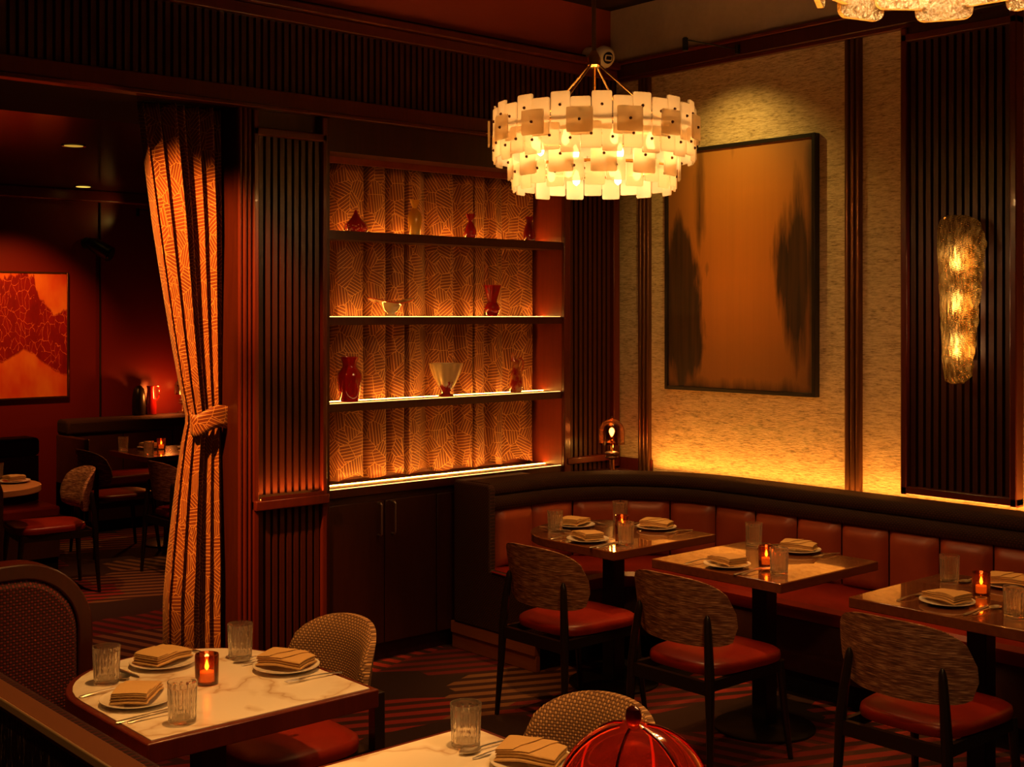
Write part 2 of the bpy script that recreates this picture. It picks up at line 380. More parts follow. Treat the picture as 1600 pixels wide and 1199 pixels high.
m1 = t.n('MixShader', i_0=.30, i_1=refr, i_2=tl); m1 = t.n('MixShader', i_0=.12, i_1=m1, i_2=t.n('BsdfTransparent', i_Color=(.95,.8,.5,1)))
t.surf(t.n('MixShader', i_0=.14, i_1=m1, i_2=t.n('BsdfGlossy', i_Roughness=.12, i_Color=(1,.85,.6,1), i_Normal=nb)))
t = NT('granular_glass'); v = t.coords('Object'); n = t.noise(v, 150, 2); nb = t.bump(n, 1.0, .01)
refr = t.n('BsdfRefraction', i_Color=(.98,.85,.55,1), i_Roughness=.2, i_IOR=1.2, i_Normal=nb); tl = t.n('BsdfTranslucent', i_Color=(.95,.66,.26,1), i_Normal=nb)
m1 = t.n('MixShader', i_0=.68, i_1=refr, i_2=tl); m1 = t.n('MixShader', i_0=.2, i_1=m1, i_2=t.n('BsdfTransparent', i_Color=(.95,.8,.5,1)))
t.surf(t.n('MixShader', i_0=.1, i_1=m1, i_2=t.n('BsdfGlossy', i_Roughness=.15, i_Normal=nb)))
def art_glass(name, col, trans=.5, rough=.06): NT(name).bsdf(col, rough, Transmission_Weight=trans, Coat_Weight=.6, IOR=1.4)
art_glass('red_glass', (.62,.016,.010), .5); art_glass('yellow_glass', (.95,.52,.06), .4); art_glass('cream_glass', (.92,.66,.36), .15)
art_glass('dark_red_glass', (.30,.012,.010), .25); art_glass('orange_rim_glass', (.85,.12,.03), .3)
t = NT('cream_red_glass'); p = t.n('SeparateXYZ', i_Vector=t.coords('Object')); n = t.noise(t.coords('Object', (1,1,.25)), 38, 2)
f = t.math('ADD', p.outputs[2], t.math('MULTIPLY', t.math('SUBTRACT', n, .5), .22))
t.bsdf(t.ramp(f, (.055, (.42,.03,.02)), (.075, (.92,.68,.34))), .1, Transmission_Weight=.25, Coat_Weight=.5)
t = NT('marbled_glass'); n = t.noise(t.coords(), 22, 3)
t.bsdf(t.ramp(n, (.42, (.50,.02,.012)), (.62, (.85,.32,.10))), .08, Transmission_Weight=.35, Coat_Weight=.5)
t = NT('speckled_red_glass'); n = t.n('TexVoronoi', i_Vector=t.coords(), i_Scale=75.0).outputs['Distance']; p = t.n('SeparateXYZ', i_Vector=t.coords())
t.bsdf(t.mix(t.math('MULTIPLY', t.math('LESS_THAN', n, .30), t.math('LESS_THAN', p.outputs[2], .05)), (.42,.015,.012), (.85,.30,.15)), .12, Transmission_Weight=.2, Coat_Weight=.5)
t = NT('napkin_linen'); n = t.noise(t.coords('Object', (1,1,1)), 500, 2); t.bsdf(t.mix(n, (.50,.30,.11), (.60,.37,.14)), .8, normal=t.bump(n, .25, .001))
t = NT('textured_panel_glass'); v = t.coords('Object', (1, 1, .16)); n = t.noise(v, 120, 4, .7)
t.bsdf(t.ramp(n, (.56, (.012,.009,.008)), (.74, (.34,.25,.18))), .16, normal=t.bump(n, 1.0, .02), Coat_Weight=.5)  # pale streaks paint glints into the base colour

# ------------------------------------------------------------------ the setting
struct(bx(-2.5, 9.0, -2.5, 11.3, -.06, 0).build('floor', 'carpet'))
struct(bx(-2.5, 6.1, -2.5, 5.9, 3.78, 3.9).build('ceiling', 'ceiling_dark'))
WY, WX = 5.50, 5.78
NX0, NX1 = 3.612, 5.274                         # the display niche in the left wall
NZ = 2.694
wl = struct(bx(3.10, NX0-.004, 5.535, 5.95, 0, 2.87).build('wall_left', 'dark_wood'))
bx(NX1+.004, WX, 5.535, 5.95, 0, 2.87).build('wall_block', 'niche_wood', wl)
bx(NX0-.004, NX1+.004, 5.80, 5.95, 0, 2.87).build('niche_back', 'niche_wood', wl)
bx(NX0-.004, NX1+.004, 5.50, 5.80, NZ, 2.87).build('niche_lintel', 'dark_wood', wl)
bx(NX1, NX1+.02, 5.50, 5.80, .92, NZ).build('niche_side', 'niche_wood', wl)
bx(NX0-.02, NX0, 5.50, 5.80, .92, NZ).build('niche_side', 'niche_wood', wl)
bx(NX0, NX1, 5.655, 5.675, NZ-.035, NZ).build('curtain_rail', 'niche_wood', wl)

# header over the opening and the niche: rails with a row of slats between them
hd = struct(bx(.3, WX+.0, 5.53, 5.86, 2.87, 3.42).build('trim_1', 'black_void'))
bx(.3, WX-.05, 5.47, 5.53, 2.885, 2.965).build('lower_rail', 'mahogany', hd, bevel=.006)
bx(.3, WX-.05, 5.455, 5.53, 2.865, 2.885).build('lower_bead', 'mahogany', hd, bevel=.004)
bx(.3, WX-.05, 5.47, 5.53, 3.315, 3.375).build('upper_rail', 'mahogany', hd, bevel=.006)
bx(.3, WX-.05, 5.44, 5.53, 3.375, 3.42).build('crown', 'mahogany', hd, bevel=.008)
me = bx(-.0125, .0125, 0, .03, 2.965, 3.315).mesh('slat', 'slat_wood')
for i in range(135): put('slat', me, hd, (.36+i*.04, 5.498, 0))
struct(bx(.3, WX+.1, 5.60, 5.86, 3.46, 3.78).build('wall_upper_left', 'bulkhead_paint'))
struct(bx(.3, WX+.1, 5.56, 5.86, 3.42, 3.46).build('trim_2', 'black_void'))  # black strip standing in for the shadow line above the crown
# header soffit on the far side and the black pelmet behind the curtain
struct(bx(.3, 3.6, 5.86, 6.45, 2.88, 3.0).build('trim_3', 'black_void'))

# pilaster beside the curtain: jamb mouldings, frame, slats above and below a middle rail
def slat_panel(name, x0, x1, z0, z1, n, y, parent=None, axis='x', depth=.03, face=None):
    p = struct((bx(x0, x1, y+.028, y+.036, z0, z1) if axis == 'x' else bx(y+.028, y+.036, x0, x1, z0, z1)).build(name, 'black_void', parent))
    pitch = (x1-x0)/n; wdt = pitch*.62/2
    me = (bx(-wdt, wdt, 0, depth, z0, z1) if axis == 'x' else bx(0, depth, -wdt, wdt, z0, z1)).mesh('slat', 'slat_wood')
    for i in range(n):
        c = x0+pitch*(i+.5); put('slat', me, p, (c, y, 0) if axis == 'x' else (y, c, 0))
    return p
PX0, PX1 = 3.195, 3.562
p = slat_panel('trim_4', PX0, PX1, .955, 2.735, 9, 5.50)
for x in (PX0-.03, PX1): bx(x, x+.03, 5.478, 5.536, .12, 2.86).build('stile', 'mahogany', p, bevel=.006)
bx(PX0-.03, PX1+.03, 5.478, 5.536, 2.735, 2.775).build('rail', 'mahogany', p, bevel=.006)
bx(PX0-.03, PX1+.03, 5.455, 5.536, .885, .935).build('rail', 'mahogany', p, bevel=.006)
bx(PX0, PX1, 5.457, 5.464, .935, .952).build('rail_lip', 'mahogany', p)
bx(PX0+.005, PX1-.005, 5.469, 5.479, .936, .941).build('led_strip', 'led_panel', p)
bx(PX0-.03, PX1+.03, 5.470, 5.536, .0, .12).build('plinth', 'mahogany', p, bevel=.006)
slat_panel('trim_5', PX0, PX1, .12, .885, 9, 5.50)
jm = struct(bx(3.085, 3.165, 5.50, 5.534, 0, 2.862).build('trim_6', 'dark_wood'))
for i, (x, r) in enumerate(((3.098,.011), (3.124,.013), (3.150,.011))):
    MB().lathe([(r, .0), (r, 2.862)], 12, (x, 5.498, 0)).build('bead', 'mahogany', jm)
bx(PX1+.03, NX0, 5.49, 5.534, 0, 2.862).build('stile', 'dark_wood', jm)
# slatted panel between niche and corner
p = slat_panel('trim_7', 5.335, 5.70, .985, 2.86, 9, 5.50)
for x in (5.276, 5.705): bx(x, x+.055, 5.478, 5.536, .90, 2.862).build('stile', 'mahogany', p, bevel=.006)
bx(5.30, 5.72, 5.470, 5.536, .945, .985).build('rail', 'mahogany', p, bevel=.006)
me = bx(-.0126, .0126, 0, .03, .80, .94).mesh('slat', 'slat_wood')
for i in range(9): put('slat', me, p, (5.355+i*.0405, 5.50, 0))

# right wall with grass cloth, bronze fluted strips, crown and slatted panel
wr = struct(bx(WX, WX+.15, -2.5, 5.95, 0, 3.32).build('wall_right', 'wallpaper'))
bx(WX-.012, WX, 5.22, 5.50, .80, .96).build('skirting_block', 'mahogany', wr)
struct(bx(WX+.02, WX+.17, -2.5, 5.95, 3.32, 3.9).build('wall_upper_right', 'concrete'))
cr = struct(bx(WX-.05, WX+.03, -2.5, 5.50, 3.325, 3.405).build('trim_8', 'dark_wood', bevel=.006))
bx(WX-.065, WX+.03, -2.5, 5.50, 3.405, 3.425).build('upper_bead', 'mahogany', cr, bevel=.004)
bx(WX-.03, WX+.01, -2.5, 5.50, 3.305, 3.327).build('lower_bead', 'mahogany', cr, bevel=.004)
for k, (y0, y1) in enumerate(((5.232, 5.327), (3.746, 3.846))):
    b = struct(bx(WX-.010, WX, y0, y1, .80, 3.31).build('trim_9' if k == 0 else 'trim_10', 'bronze'))
    for i in range(3):
        c = y0+(y1-y0)*(i+.5)/3; r = .0155
        MB().lathe([(r, .80), (r, 3.308)], 14, (WX-.012, c, 0)).build('flute', 'bronze', b)
p = slat_panel('trim_11', 2.905, 3.445, .985, 3.225, 13, WX-.045, axis='y')
for y in (2.87, 3.445):
    bx(WX-.072, WX, y, y+.036, .94, 3.30).build('stile', 'mahogany', p, bevel=.006)
for z in (.945, 3.225): bx(WX-.072, WX, 2.87, 3.481, z, z+.04).build('rail', 'mahogany', p, bevel=.006)
bx(WX-.060, WX, 2.906, 3.445, 3.265, 3.30).build('head_board', 'dark_wood', p)

# the far room
struct(bx(-2.5, 9.0, 11.0, 11.2, 0, 3.2).build('wall_far', 'far_wall_paint'))
me = bx(-.004, .004, 10.985, 11.0, 0, 2.9).mesh('panel_joint', 'black_void')
for x in (1.9, 3.34, 4.78, 6.2): put('panel_joint', me, bpy.data.objects['wall_far'], (x, 0, 0))
struct(bx(-2.5, 9.0, 6.45, 11.1, 2.96, 3.1).build('ceiling_far', 'far_ceiling'))
struct(bx(-2.5, 9.0, 10.9, 11.0, 2.86, 2.96).build('trim_12', 'far_wall_paint', bevel=.01))
struct(bx(8.9, 9.1, 5.9, 11.2, 0, 3.2).build('wall_far_side', 'far_wall_paint'))

# ------------------------------------------------------------------ curtains
def drape(name, Y, x_at, z0, z1, folds, amp, nz=48, nx=260, phase=0.0, cloth_w=1.0, seedv=1, pleat=None, flare=None):
    """x_at(z)->(xa,xb,amp factor)"""
    rnd = random.Random(seedv); ph = [rnd.uniform(-.5, .5) for _ in range(40)]; uvs = {}
    mb = MB(); rows = []
    for j in range(nz+1):
        z = z0+(z1-z0)*j/nz; xa, xb, af, yo = x_at(z); row = []
        for i in range(nx+1):
            s = i/nx; u = s*folds; k = int(u); q = .5*sin(2*pi*u+phase)+.22*sin(4*pi*u+ph[k % 40]+phase)+.25*sin(2*pi*u*.37+ph[3]*4)
            if pleat:
                uu = u+.28*sin(u*1.7+ph[5]*6)+.14*sin(u*4.1+ph[6]*6); v_ = sin(2*pi*uu)-pleat
                q = .5*math.tanh(3.0*v_)+.10*sin(2*pi*u*.9+z*.8)+.03*sin(z*7+u*3)
            x = xa+(xb-xa)*(s+.10/folds*sin(2*pi*u*1.0+1.3)*af)
            y = Y+yo+amp*af*q
            if flare: z2, y = flare(s, z, y, q)
            else: z2 = z
            row.append(len(mb.v)); mb.v.append((x, y, z2)); uvs[len(mb.v)-1] = (s*cloth_w, z)
        rows.append(row)
    arc = [0.0]; top = rows[int(nz*.95)]
    for i in range(nx): arc.append(arc[-1]+(Vector(mb.v[top[i+1]])-Vector(mb.v[top[i]])).length)
    for row in rows:
        for i, vi in enumerate(row): uvs[vi] = (arc[i], uvs[vi][1])
    for a, b in zip(rows, rows[1:]):
        for i in range(nx): mb.f.append((a[i], a[i+1], b[i+1], b[i]))
    me = bpy.data.meshes.new(name); me.from_pydata(mb.v, [], mb.f)
    for pl in me.polygons: pl.use_smooth = True
    L = me.uv_layers.new(name='UVMap')
    for lp in me.loops: L.data[lp.index].uv = uvs[lp.vertex_index]
    me.materials.append(M['curtain_cloth'])
    o = bpy.data.objects.new(name, me); COL.objects.link(o)
    sm = o.modifiers.new('thickness', 'SOLIDIFY'); sm.thickness = .004
    return o
def tied(z):
    kt = 1.335
    if z > kt:
        f = (z-kt)/(2.868-kt); e = f**.85
        return 2.935+(2.69-2.935)*e, 3.125, .40+.60*min(1, f*1.6), 0
    f = (kt-z)/kt
    return 2.935-.11*min(1, f*1.5)**.7, 3.125+.02*f, .40+.5*min(1, f*1.8), 0
ct = empty('tied_curtain', (0, 0, 0), 0, 'floor-length hatched gold curtain gathered by a tieback beside the slatted pilaster', 'curtain')
d = drape('cloth', 5.70, tied, .01, 2.866, 6.5, .105, 70, 300, cloth_w=1.3, seedv=3); d.parent = ct
tb = MB(); rings = []
for k in range(40):
    a = 2*pi*k/40; rings.append([(3.03+.108*cos(a)*(1+.04*zz), 5.665+.055*sin(a), 1.335+zz*.055+.012*sin(a*3)*(1 if zz else .4)+.02*cos(a)) for zz in (-1, -.5, 0, .5, 1)])
rr = [tb.ring(r) for r in rings]
for i in range(40): tb.bridge(rr[i], rr[(i+1) % 40], False)
o = tb.build('tieback', 'curtain_cloth', ct, uv=lambda c: (atan2((c.y-5.665)*2, c.x-3.03)*.11+.7, c.z)); sm = o.modifiers.new('thickness', 'SOLIDIFY'); sm.thickness = .006
bx(2.68, 3.13, 5.66, 5.74, 2.866, 2.878).build('curtain_track', 'black_metal', ct)
def niche_flare(s, z, y, q):
    if z < 1.03: f = (1.03-z)/.08; return z+.012*f*sin(s*43)+.008*f, y-.02*f*(.5+q)
    return z, y
nd = drape('niche_curtain', 5.742, lambda z: (NX0+.005, NX1-.008, 1, 0), .955, NZ-.03, 10.5, .072, 40, 420, cloth_w=3.2, seedv=9, flare=niche_flare, pleat=.45)
tag(nd, 'hatched gold drapery hanging behind the lit display shelves', 'curtain')

# ------------------------------------------------------------------ display shelves and cabinet
SZ = [.943, 1.388, 1.838, 2.283]
def shelf(k, label):
    z = SZ[k]; s = empty('display_shelf', (0, 0, z), 0, label, 'shelf', 'lit display shelves of the niche')
    bx(NX0+.001, NX1-.001, 5.506, 5.665, -.040, 0).build('board', 'dark_wood', s, bevel=.002)
    bx(NX0+.001, NX1-.001, 5.498, 5.505, -.042, .004 if k == 3 else -.001).build('front_edge', 'dark_wood', s)
    bx(NX0+.004, NX1-.004, 5.507, 5.513, 0, .0022).build('led_strip', 'led_front', s)
    bx(NX0+.004, NX1-.004, 5.656, 5.660, 0, .0022).build('led_strip', 'led', s)
shelf(1, 'lit wooden display shelf just above the niche base, holding three glass vases')
shelf(2, 'lit wooden display shelf holding the footed bowl and flared red vase')
shelf(3, 'topmost wooden display shelf holding four small glass pieces')
s = empty('niche_ledge', (0, 0, SZ[0]), 0, 'empty lit ledge along the bottom of the display niche above the cabinet', 'ledge', 'lit display shelves of the niche')
bx(NX0+.001, NX1-.001, 5.496, 5.79, -.045, 0).build('board', 'dark_wood', s, bevel=.003)
bx(NX0+.004, NX1-.004, 5.500, 5.508, 0, .0025).build('led_strip', 'led_front', s)
bx(NX0+.004, NX1-.004, 5.640, 5.648, 0, .0025).build('led_strip', 'led', s)
cb = empty('cabinet', (3.966, 5.52, 0), 0, 'dark wooden two-door cabinet built in under the display niche', 'cabinet')
bx(-.350, 1.30, .0, .26, .09, .893).build('body', 'cabinet_wood', cb)
bx(-.350, 1.30, .03, .26, 0, .09).build('plinth', 'cabinet_wood', cb)
me_h = MB().tube([(0, 0, -.085), (0, -.028, -.085), (0, -.034, -.078), (0, -.034, .078), (0, -.028, .085), (0, 0, .085)], .0055, 10).mesh('handle', 'steel')
for k, (a, b) in enumerate(((-.348, -.003), (.003, .348))):
    dr = bx(a, b, -.022, -.001, .10, .86).build('door', 'cabinet_wood', cb, bevel=.003)
    put('handle', me_h, dr, (-.045 if k == 0 else .045, -.022, .765))
bx(.356, .50, -.022, -.001, .10, .86).build('filler_panel', 'cabinet_wood', cb, bevel=.003)

# vases
def vase(name, mat, prof, px, k, label, cat='vase', rf=None, n=40, open_top=True, y=5.585, thick=.004, group=None):
    z = SZ[k]+.0025
    inner = [(max(r-thick, .001), zz) for r, zz in reversed(prof)] if open_top else []
    inner = [(r, max(zz, prof[0][1]+.006)) for r, zz in inner]
    mb = MB().lathe(prof+inner, n, rf=rf, capb=True, capt=True)
    o = mb.build(name, mat, None, (on_y(px, y), y, z)); return tag(o, label, cat, group)
lob = lambda n, a: (lambda th, r, z: r*(1+a*cos(n*th)))
vase('glass_cloche', 'speckled_red_glass', [(.052,0),(.064,.012),(.066,.03),(.055,.05),(.038,.066),(.024,.082),(.013,.10),(.007,.118),(.004,.122)], 556, 3, 'squat red peaked glass piece at left end of the top shelf', open_top=False)
rim4 = lambda z0, a, n=4: (lambda th, r, z: r*(1+(a*cos(n*th) if z > z0 else 0)))
vase('gourd_vase', 'yellow_glass', [(.026,0),(.030,.01),(.036,.05),(.041,.095),(.035,.125),(.017,.148),(.014,.155),(.020,.175),(.026,.198)], 648, 3, 'clear amber glass gourd-shaped vase on the top shelf', rf=rim4(.165, .22))
vase('small_vase', 'red_glass', [(.026,0),(.033,.012),(.036,.04),(.028,.07),(.014,.094),(.012,.10),(.020,.118),(.028,.142)], 735, 3, 'small red glass vase with ruffled neck on the top shelf', rf=rim4(.10, .25))
vase('bottle_vase', 'dark_red_glass', [(.032,0),(.036,.012),(.037,.045),(.030,.085),(.018,.112),(.017,.12),(.026,.15)], 827, 3, 'tall dark red glass vase at right end of the top shelf', rf=rim4(.12, .22))
# footed bowl with a wavy wide brim
mb = MB()
prof = [(.034,0),(.030,.008),(.022,.014),(.024,.022),(.040,.035),(.052,.055),(.070,.072),(.098,.082),(.120,.084)]
def bowl_rf(th, r, z): return r*(1+(.10*cos(2*th) if z > .06 else 0))
pr2 = prof+[(max(r-.004, .002), z+.004) for r, z in reversed(prof[3:])]
mb.lathe(pr2, 48, rf=bowl_rf)
mb.v = [(x, y, z+(.014*cos(2*atan2(y, x)+.4) if z > .07 else 0)) for x, y, z in mb.v]
o = mb.build('footed_bowl', 'cream_glass', None, (on_y(611, 5.572), 5.572, SZ[2]+.0025)); tag(o, 'pale glass footed bowl with wide wavy brim on the middle shelf', 'bowl')
rim = MB(); rim.tube([(.121*(1+.10*cos(2*a))*cos(a), .121*(1+.10*cos(2*a))*sin(a), .086+.014*cos(2*a+.4)) for a in [2*pi*i/48 for i in range(49)]], .0032, 6, cap=False).build('rim', 'orange_rim_glass', o)
vase('flared_vase', 'red_glass', [(.032,0),(.030,.006),(.040,.022),(.046,.045),(.040,.066),(.027,.082),(.030,.10),(.040,.14),(.053,.182)], 769, 2, 'red glass vase with round belly and flared top on the middle shelf', rf=rim4(.13, .06, 6))
vase('shouldered_vase', 'red_glass', [(.044,0),(.048,.006),(.058,.06),(.068,.125),(.064,.15),(.046,.172),(.038,.186),(.038,.20),(.048,.236)], 546, 1, 'large red shouldered glass vase at left end of the lowest display shelf')
o = vase('fluted_vase', 'cream_red_glass', [(.046,0),(.040,.008),(.022,.016),(.030,.035),(.052,.07),(.072,.115),(.088,.16),(.094,.186)], 697, 1, 'cream fluted glass vase with red base on the lowest display shelf', rf=lambda th, r, z: r*(1+(.05*cos(10*th) if z > .03 else 0)), n=60)
o = vase('pitcher', 'marbled_glass', [(.030,0),(.036,.008),(.041,.045),(.034,.09),(.022,.135),(.017,.165),(.018,.19)], 806, 1, 'slender marbled red glass pitcher on the lowest display shelf', 'pitcher')
o.rotation_euler = (0, 0, radians(-40))
MB().tube([(-.010, 0, .185), (-.016, 0, .21), (-.020, 0, .236)], [.018, .013, .003], 12).build('spout', 'marbled_glass', o)
MB().tube([(.012, 0, .195), (.030, 0, .205), (.044, 0, .18), (.044, 0, .15), (.034, 0, .12), (.030, 0, .095)], .005, 8).build('handle', 'marbled_glass', o)

# ------------------------------------------------------------------ corner banquette
CX, CY = 4.80, 4.48
def bpath(rho, x0=4.45, y1=.5, n=26):
    pts = [(x0+(CX-x0)*i/6, CY+rho) for i in range(6)]
    pts += [(CX+rho*sin(pi/2*i/n), CY+rho*cos(pi/2*i/n)) for i in range(n+1)]
    pts += [(CX+rho, CY+(y1-CY)*i/16) for i in range(1, 17)]
    return pts
def bloft(prof, **k):
    lines = [bpath(r, **k) for r, z in prof]
    mb = MB(); mb.loft([[(lines[q][i][0], lines[q][i][1], prof[q][1]) for q in range(len(prof))] for i in range(len(lines[0]))]); return mb
def blen(rho, x, y):      # length along the bench of a point, for the weave
    if x < CX and y > CY: return x
    if y < CY: return CX+pi/2*rho+(CY-y)
    return CX+rho*atan2(x-CX, y-CY)
buv = lambda c: (blen(.8, c.x, c.y), c.z+(sqrt((c.x-CX)**2+(c.y-CY)**2) if c.x > CX and c.y > CY else (c.y if c.x <= CX else c.x)))
bq = empty('corner_banquette', (0, 0, 0), 0, 'long curved corner banquette with red leather cushions and dark woven top roll', 'banquette')
bloft([(.34,0),(.34,.12),(.95,.12),(.95,0)]).build('plinth', 'black_void', bq)
bloft([(.29,.12),(.28,.14),(.28,.37),(.29,.385),(.93,.385),(.93,.12)]).build('base', 'dark_leather', bq)
bloft([(.265,.385),(.255,.40),(.255,.445),(.275,.465),(.74,.475),(.80,.465),(.80,.385)]).build('seat', 'red_leather', bq)
def roll(z0, z1, rf, rb):
    h = (z1-z0)/2; zc = (z0+z1)/2
    pr = [(rf+.022-.022*cos(a)-.0, zc+h*sin(a)) for a in [radians(q) for q in (-90,-60,-30,0,30,60,90)]]
    pr = [(rf+.022*(1-cos(a)), zc+h*sin(a)) for a in [radians(q) for q in (-90,-60,-30,0,30,60,90)]]
    return bloft(pr+[(rb, z1), (rb, z0)])
roll(.790, .865, .690, .885).build('lower_roll', 'roll_weave', bq, uv=buv)
roll(.865, .935, .705, .885).build('upper_roll', 'roll_weave', bq, uv=buv)
bloft([(.76,.47),(.76,.79),(.88,.79),(.88,.385),(.80,.385)]).build('back_frame', 'dark_leather', bq)
def pt_at(rho, s):       # s measured along the rho=.70 line from X=4.45
    R0 = .70; L1 = CX-4.45; L2 = R0*pi/2
    if s < L1: return (4.45+s, CY+rho)
    if s < L1+L2: a = (s-L1)/R0; return (CX+rho*sin(a), CY+rho*cos(a))
    return (CX+rho, CY-(s-L1-L2))
s = .045
while s < 5.0:
    L = .272; mb = MB()
    def cush(u, v, s=s, L=L):
        bulge = (1-abs(2*u-1)**6)*(1-abs(2*v-1)**8)
        rho = .735-.050*bulge**.7
        p = pt_at(rho, s+.004+(L-.008)*u); return (p[0], p[1], .47+.322*v)
    mb.grid(cush, 10, 10); mb.build('back_cushion', 'cushion_leather', bq, angle=60); s += L
ep = MB().prism_axis([(4.755,.15),(5.46,.15),(5.46,.932),(5.17,.932),(5.15,.91),(5.15,.475),(4.74,.465),(4.735,.16)], 4.405, 4.447, 'x').build('end_panel', 'roll_weave', bq, bevel=.01, uv=lambda c: (c.y, c.z))
MB().tube([(4.403, 4.75, .462), (4.403, 5.13, .474)], .006, 6).build('seat_piping', 'red_leather', bq)
bx(4.410, 4.45, 4.80, 5.49, .085, .150).build('end_plinth', 'plinth_wood', bq, bevel=.003)
bx(4.420, 4.45, 4.80, 5.49, 0, .085).build('end_plinth', 'plinth_wood', bq, bevel=.003)
bx(4.447, 4.94, 5.41, 5.495, .0, .93).build('back_filler', 'dark_leather', bq)
# corner ledge behind the roll, and the cove light strip along the wall
poly = [(CX+.892*sin(a), CY+.892*cos(a)) for a in [radians(10+76*i/16) for i in range(17)]]+[(5.690, 4.60), (5.690, 5.465), (CX+.18, 5.465)]
lg = tag(MB().prism(poly, .86, .90).build('corner_ledge', 'dark_wood'), 'dark wooden ledge filling the corner behind the banquette', 'ledge')
cv = struct(bx(5.704, 5.720, .5, 5.20, .872, .880).build('trim_13', 'led_cove'))

# ------------------------------------------------------------------ tables
def d_outline(w, y0, yc, r, n=20):   # straight sides, round far end
    return [(-w/2, y0), (w/2, y0), (w/2, yc)]+[(w/2*cos(pi*i/n), yc+r*sin(pi*i/n)) for i in range(1, n)]+[(-w/2, yc)]
def shrink(poly, d):
    c = (sum(p[0] for p in poly)/len(poly), sum(p[1] for p in poly)/len(poly)); n = len(poly); out = []
    for i in range(n):
        a, b, e = Vector(poly[i-1]), Vector(poly[i]), Vector(poly[(i+1) % n])
        n1 = Vector((-(b-a).y, (b-a).x)).normalized(); n2 = Vector((-(e-b).y, (e-b).x)).normalized(); m = (n1+n2).normalized()
        out.append(tuple(b+m*d/max(.4, m.dot(n1))))
    return out
def pedestal(t, h, post=.08, br=.225):
    q = post/2
    bx(-q, q, -q, q, .02, h).build('post', 'black_metal', t, bevel=.004)
    MB().lathe([(br, 0), (br, .010), (br-.015, .016), (.06, .024)], 40).build('base_plate', 'black_metal', t)
    bx(-.16, .16, -.16, .16, h, h+.012).build('mount_plate', 'black_metal', t)
def marble_table(loc, poly, label):
    t = empty('marble_table', loc, 0, label, 'table', 'marble-topped tables')
    o = MB().prism(poly, .695, .749).build('edge_band', 'mahogany', t, bevel=.004)
    MB().prism(shrink(poly, .020), .740, .752).build('marble_top', 'marble', t, bevel=.001)
    pedestal(t, .683, br=.18); return t
def wood_table(loc, poly, label, edge='table_wood', grp='wooden dining tables'):
    t = empty('wooden_table', loc, 0, label, 'table', grp)
    MB().prism(poly, .708, .75).build('table_top', edge, t, bevel=.004)
    pedestal(t, .696); return t
sq = lambda w, h: [(-w/2, -h/2), (w/2, -h/2), (w/2, h/2), (-w/2, h/2)]
marble_table((1.81, 3.40, 0), d_outline(.725, -.36, .10, .36), 'marble-topped table with rounded end and red wood edge, set for three')
marble_table((1.81, 2.265, 0), sq(.725, .71), 'marble-topped table cut off by bottom edge, beside the red domed lamp')
wood_table((4.60, 4.42, 0), d_outline(.73, -.355, .08, .365), 'dark wooden table with rounded end in the banquette corner, set for three')
wood_table((4.605, 3.49, 0), sq(.715, .71), 'square wooden table in the middle of the banquette row')
wood_table((4.61, 2.46, 0), sq(.72, .715), 'square wooden table cut off by the right edge of the picture')
wood_table((4.72, 9.50, 0), sq(.72, .71), 'dark wooden table with candle deep in the far room', grp='far room tables')
wood_table((4.87, 8.28, 0), sq(.72, .66), 'dark wooden table in far room mostly hidden by the curtain', grp='far room tables')
wood_table((2.72, 8.34, 0), rrect(-.55, .47, -.36, .36, .34, 8), 'pale-edged rounded table at the left edge of the far room', 'pale_edge', 'far room tables')

# ------------------------------------------------------------------ dining chairs (leaf-shaped back, facing +X)
def sup(u, p): return max(0.0, 1-abs(u)**p)**(1/p)
def shell_mesh(R, phim, zt, zm, zb, pt, pb, th, mat, lean=.06, nu=22, nv=12, x_off=0.0):
    mb = MB()
    def outer(u, v, off=0.0):
        q = 2*u-1; phi = q*phim
        top = zm+(zt-zm)*sup(q*.999, pt); bot = zm-(zm-zb)*sup(q*.999, pb)
        z = bot+(top-bot)*v; e = 1-abs(2*v-1)**4
        rr = R-off*(.35+.65*sup(q, 6)*e)
        return (x_off+R-rr*cos(phi)-lean*(z-zb)/(zt-zb), rr*sin(phi), z)
    a = [[outer(i/nu, j/nv, 0) for j in range(nv+1)] for i in range(nu+1)]
    b = [[outer(i/nu, j/nv, th) for j in range(nv+1)] for i in range(nu+1)]
    rings = []
    for i in range(nu+1): rings.append(mb.ring(a[i]+list(reversed(b[i]))))
    for p, q in zip(rings, rings[1:]): mb.bridge(p, q)
    mb.cap(rings[0]); mb.cap(rings[-1])
    return mb.mesh('backrest', mat, angle=50, uv=lambda c: (atan2(c.y, R-(c.x-x_off))*R, c.z))
def seat_mesh(x0, x1, wb, wf, z0, z1, mat):
    mb = MB(); rings = []
    for f, z in ((.93, z0), (.985, z0+.006), (1.0, z0+(z1-z0)*.45), (.985, z1-.012), (.93, z1-.003), (.70, z1+.004), (.3, z1+.007)):
        r = []
        for i in range(44):
            a = 2*pi*i/44; cx, sx = cos(a), sin(a); n = 4.2
            ux = abs(cx)**(2/n)*(1 if cx > 0 else -1); uy = abs(sx)**(2/n)*(1 if sx > 0 else -1)
            wv = (wb+(wf-wb)*(ux+1)/2)/2
            r.append(((x0+x1)/2+ux*f*(x1-x0)/2, uy*f*wv, z))
        rings.append(r)
    mb.loft(rings); return mb.mesh('seat', mat, angle=50)
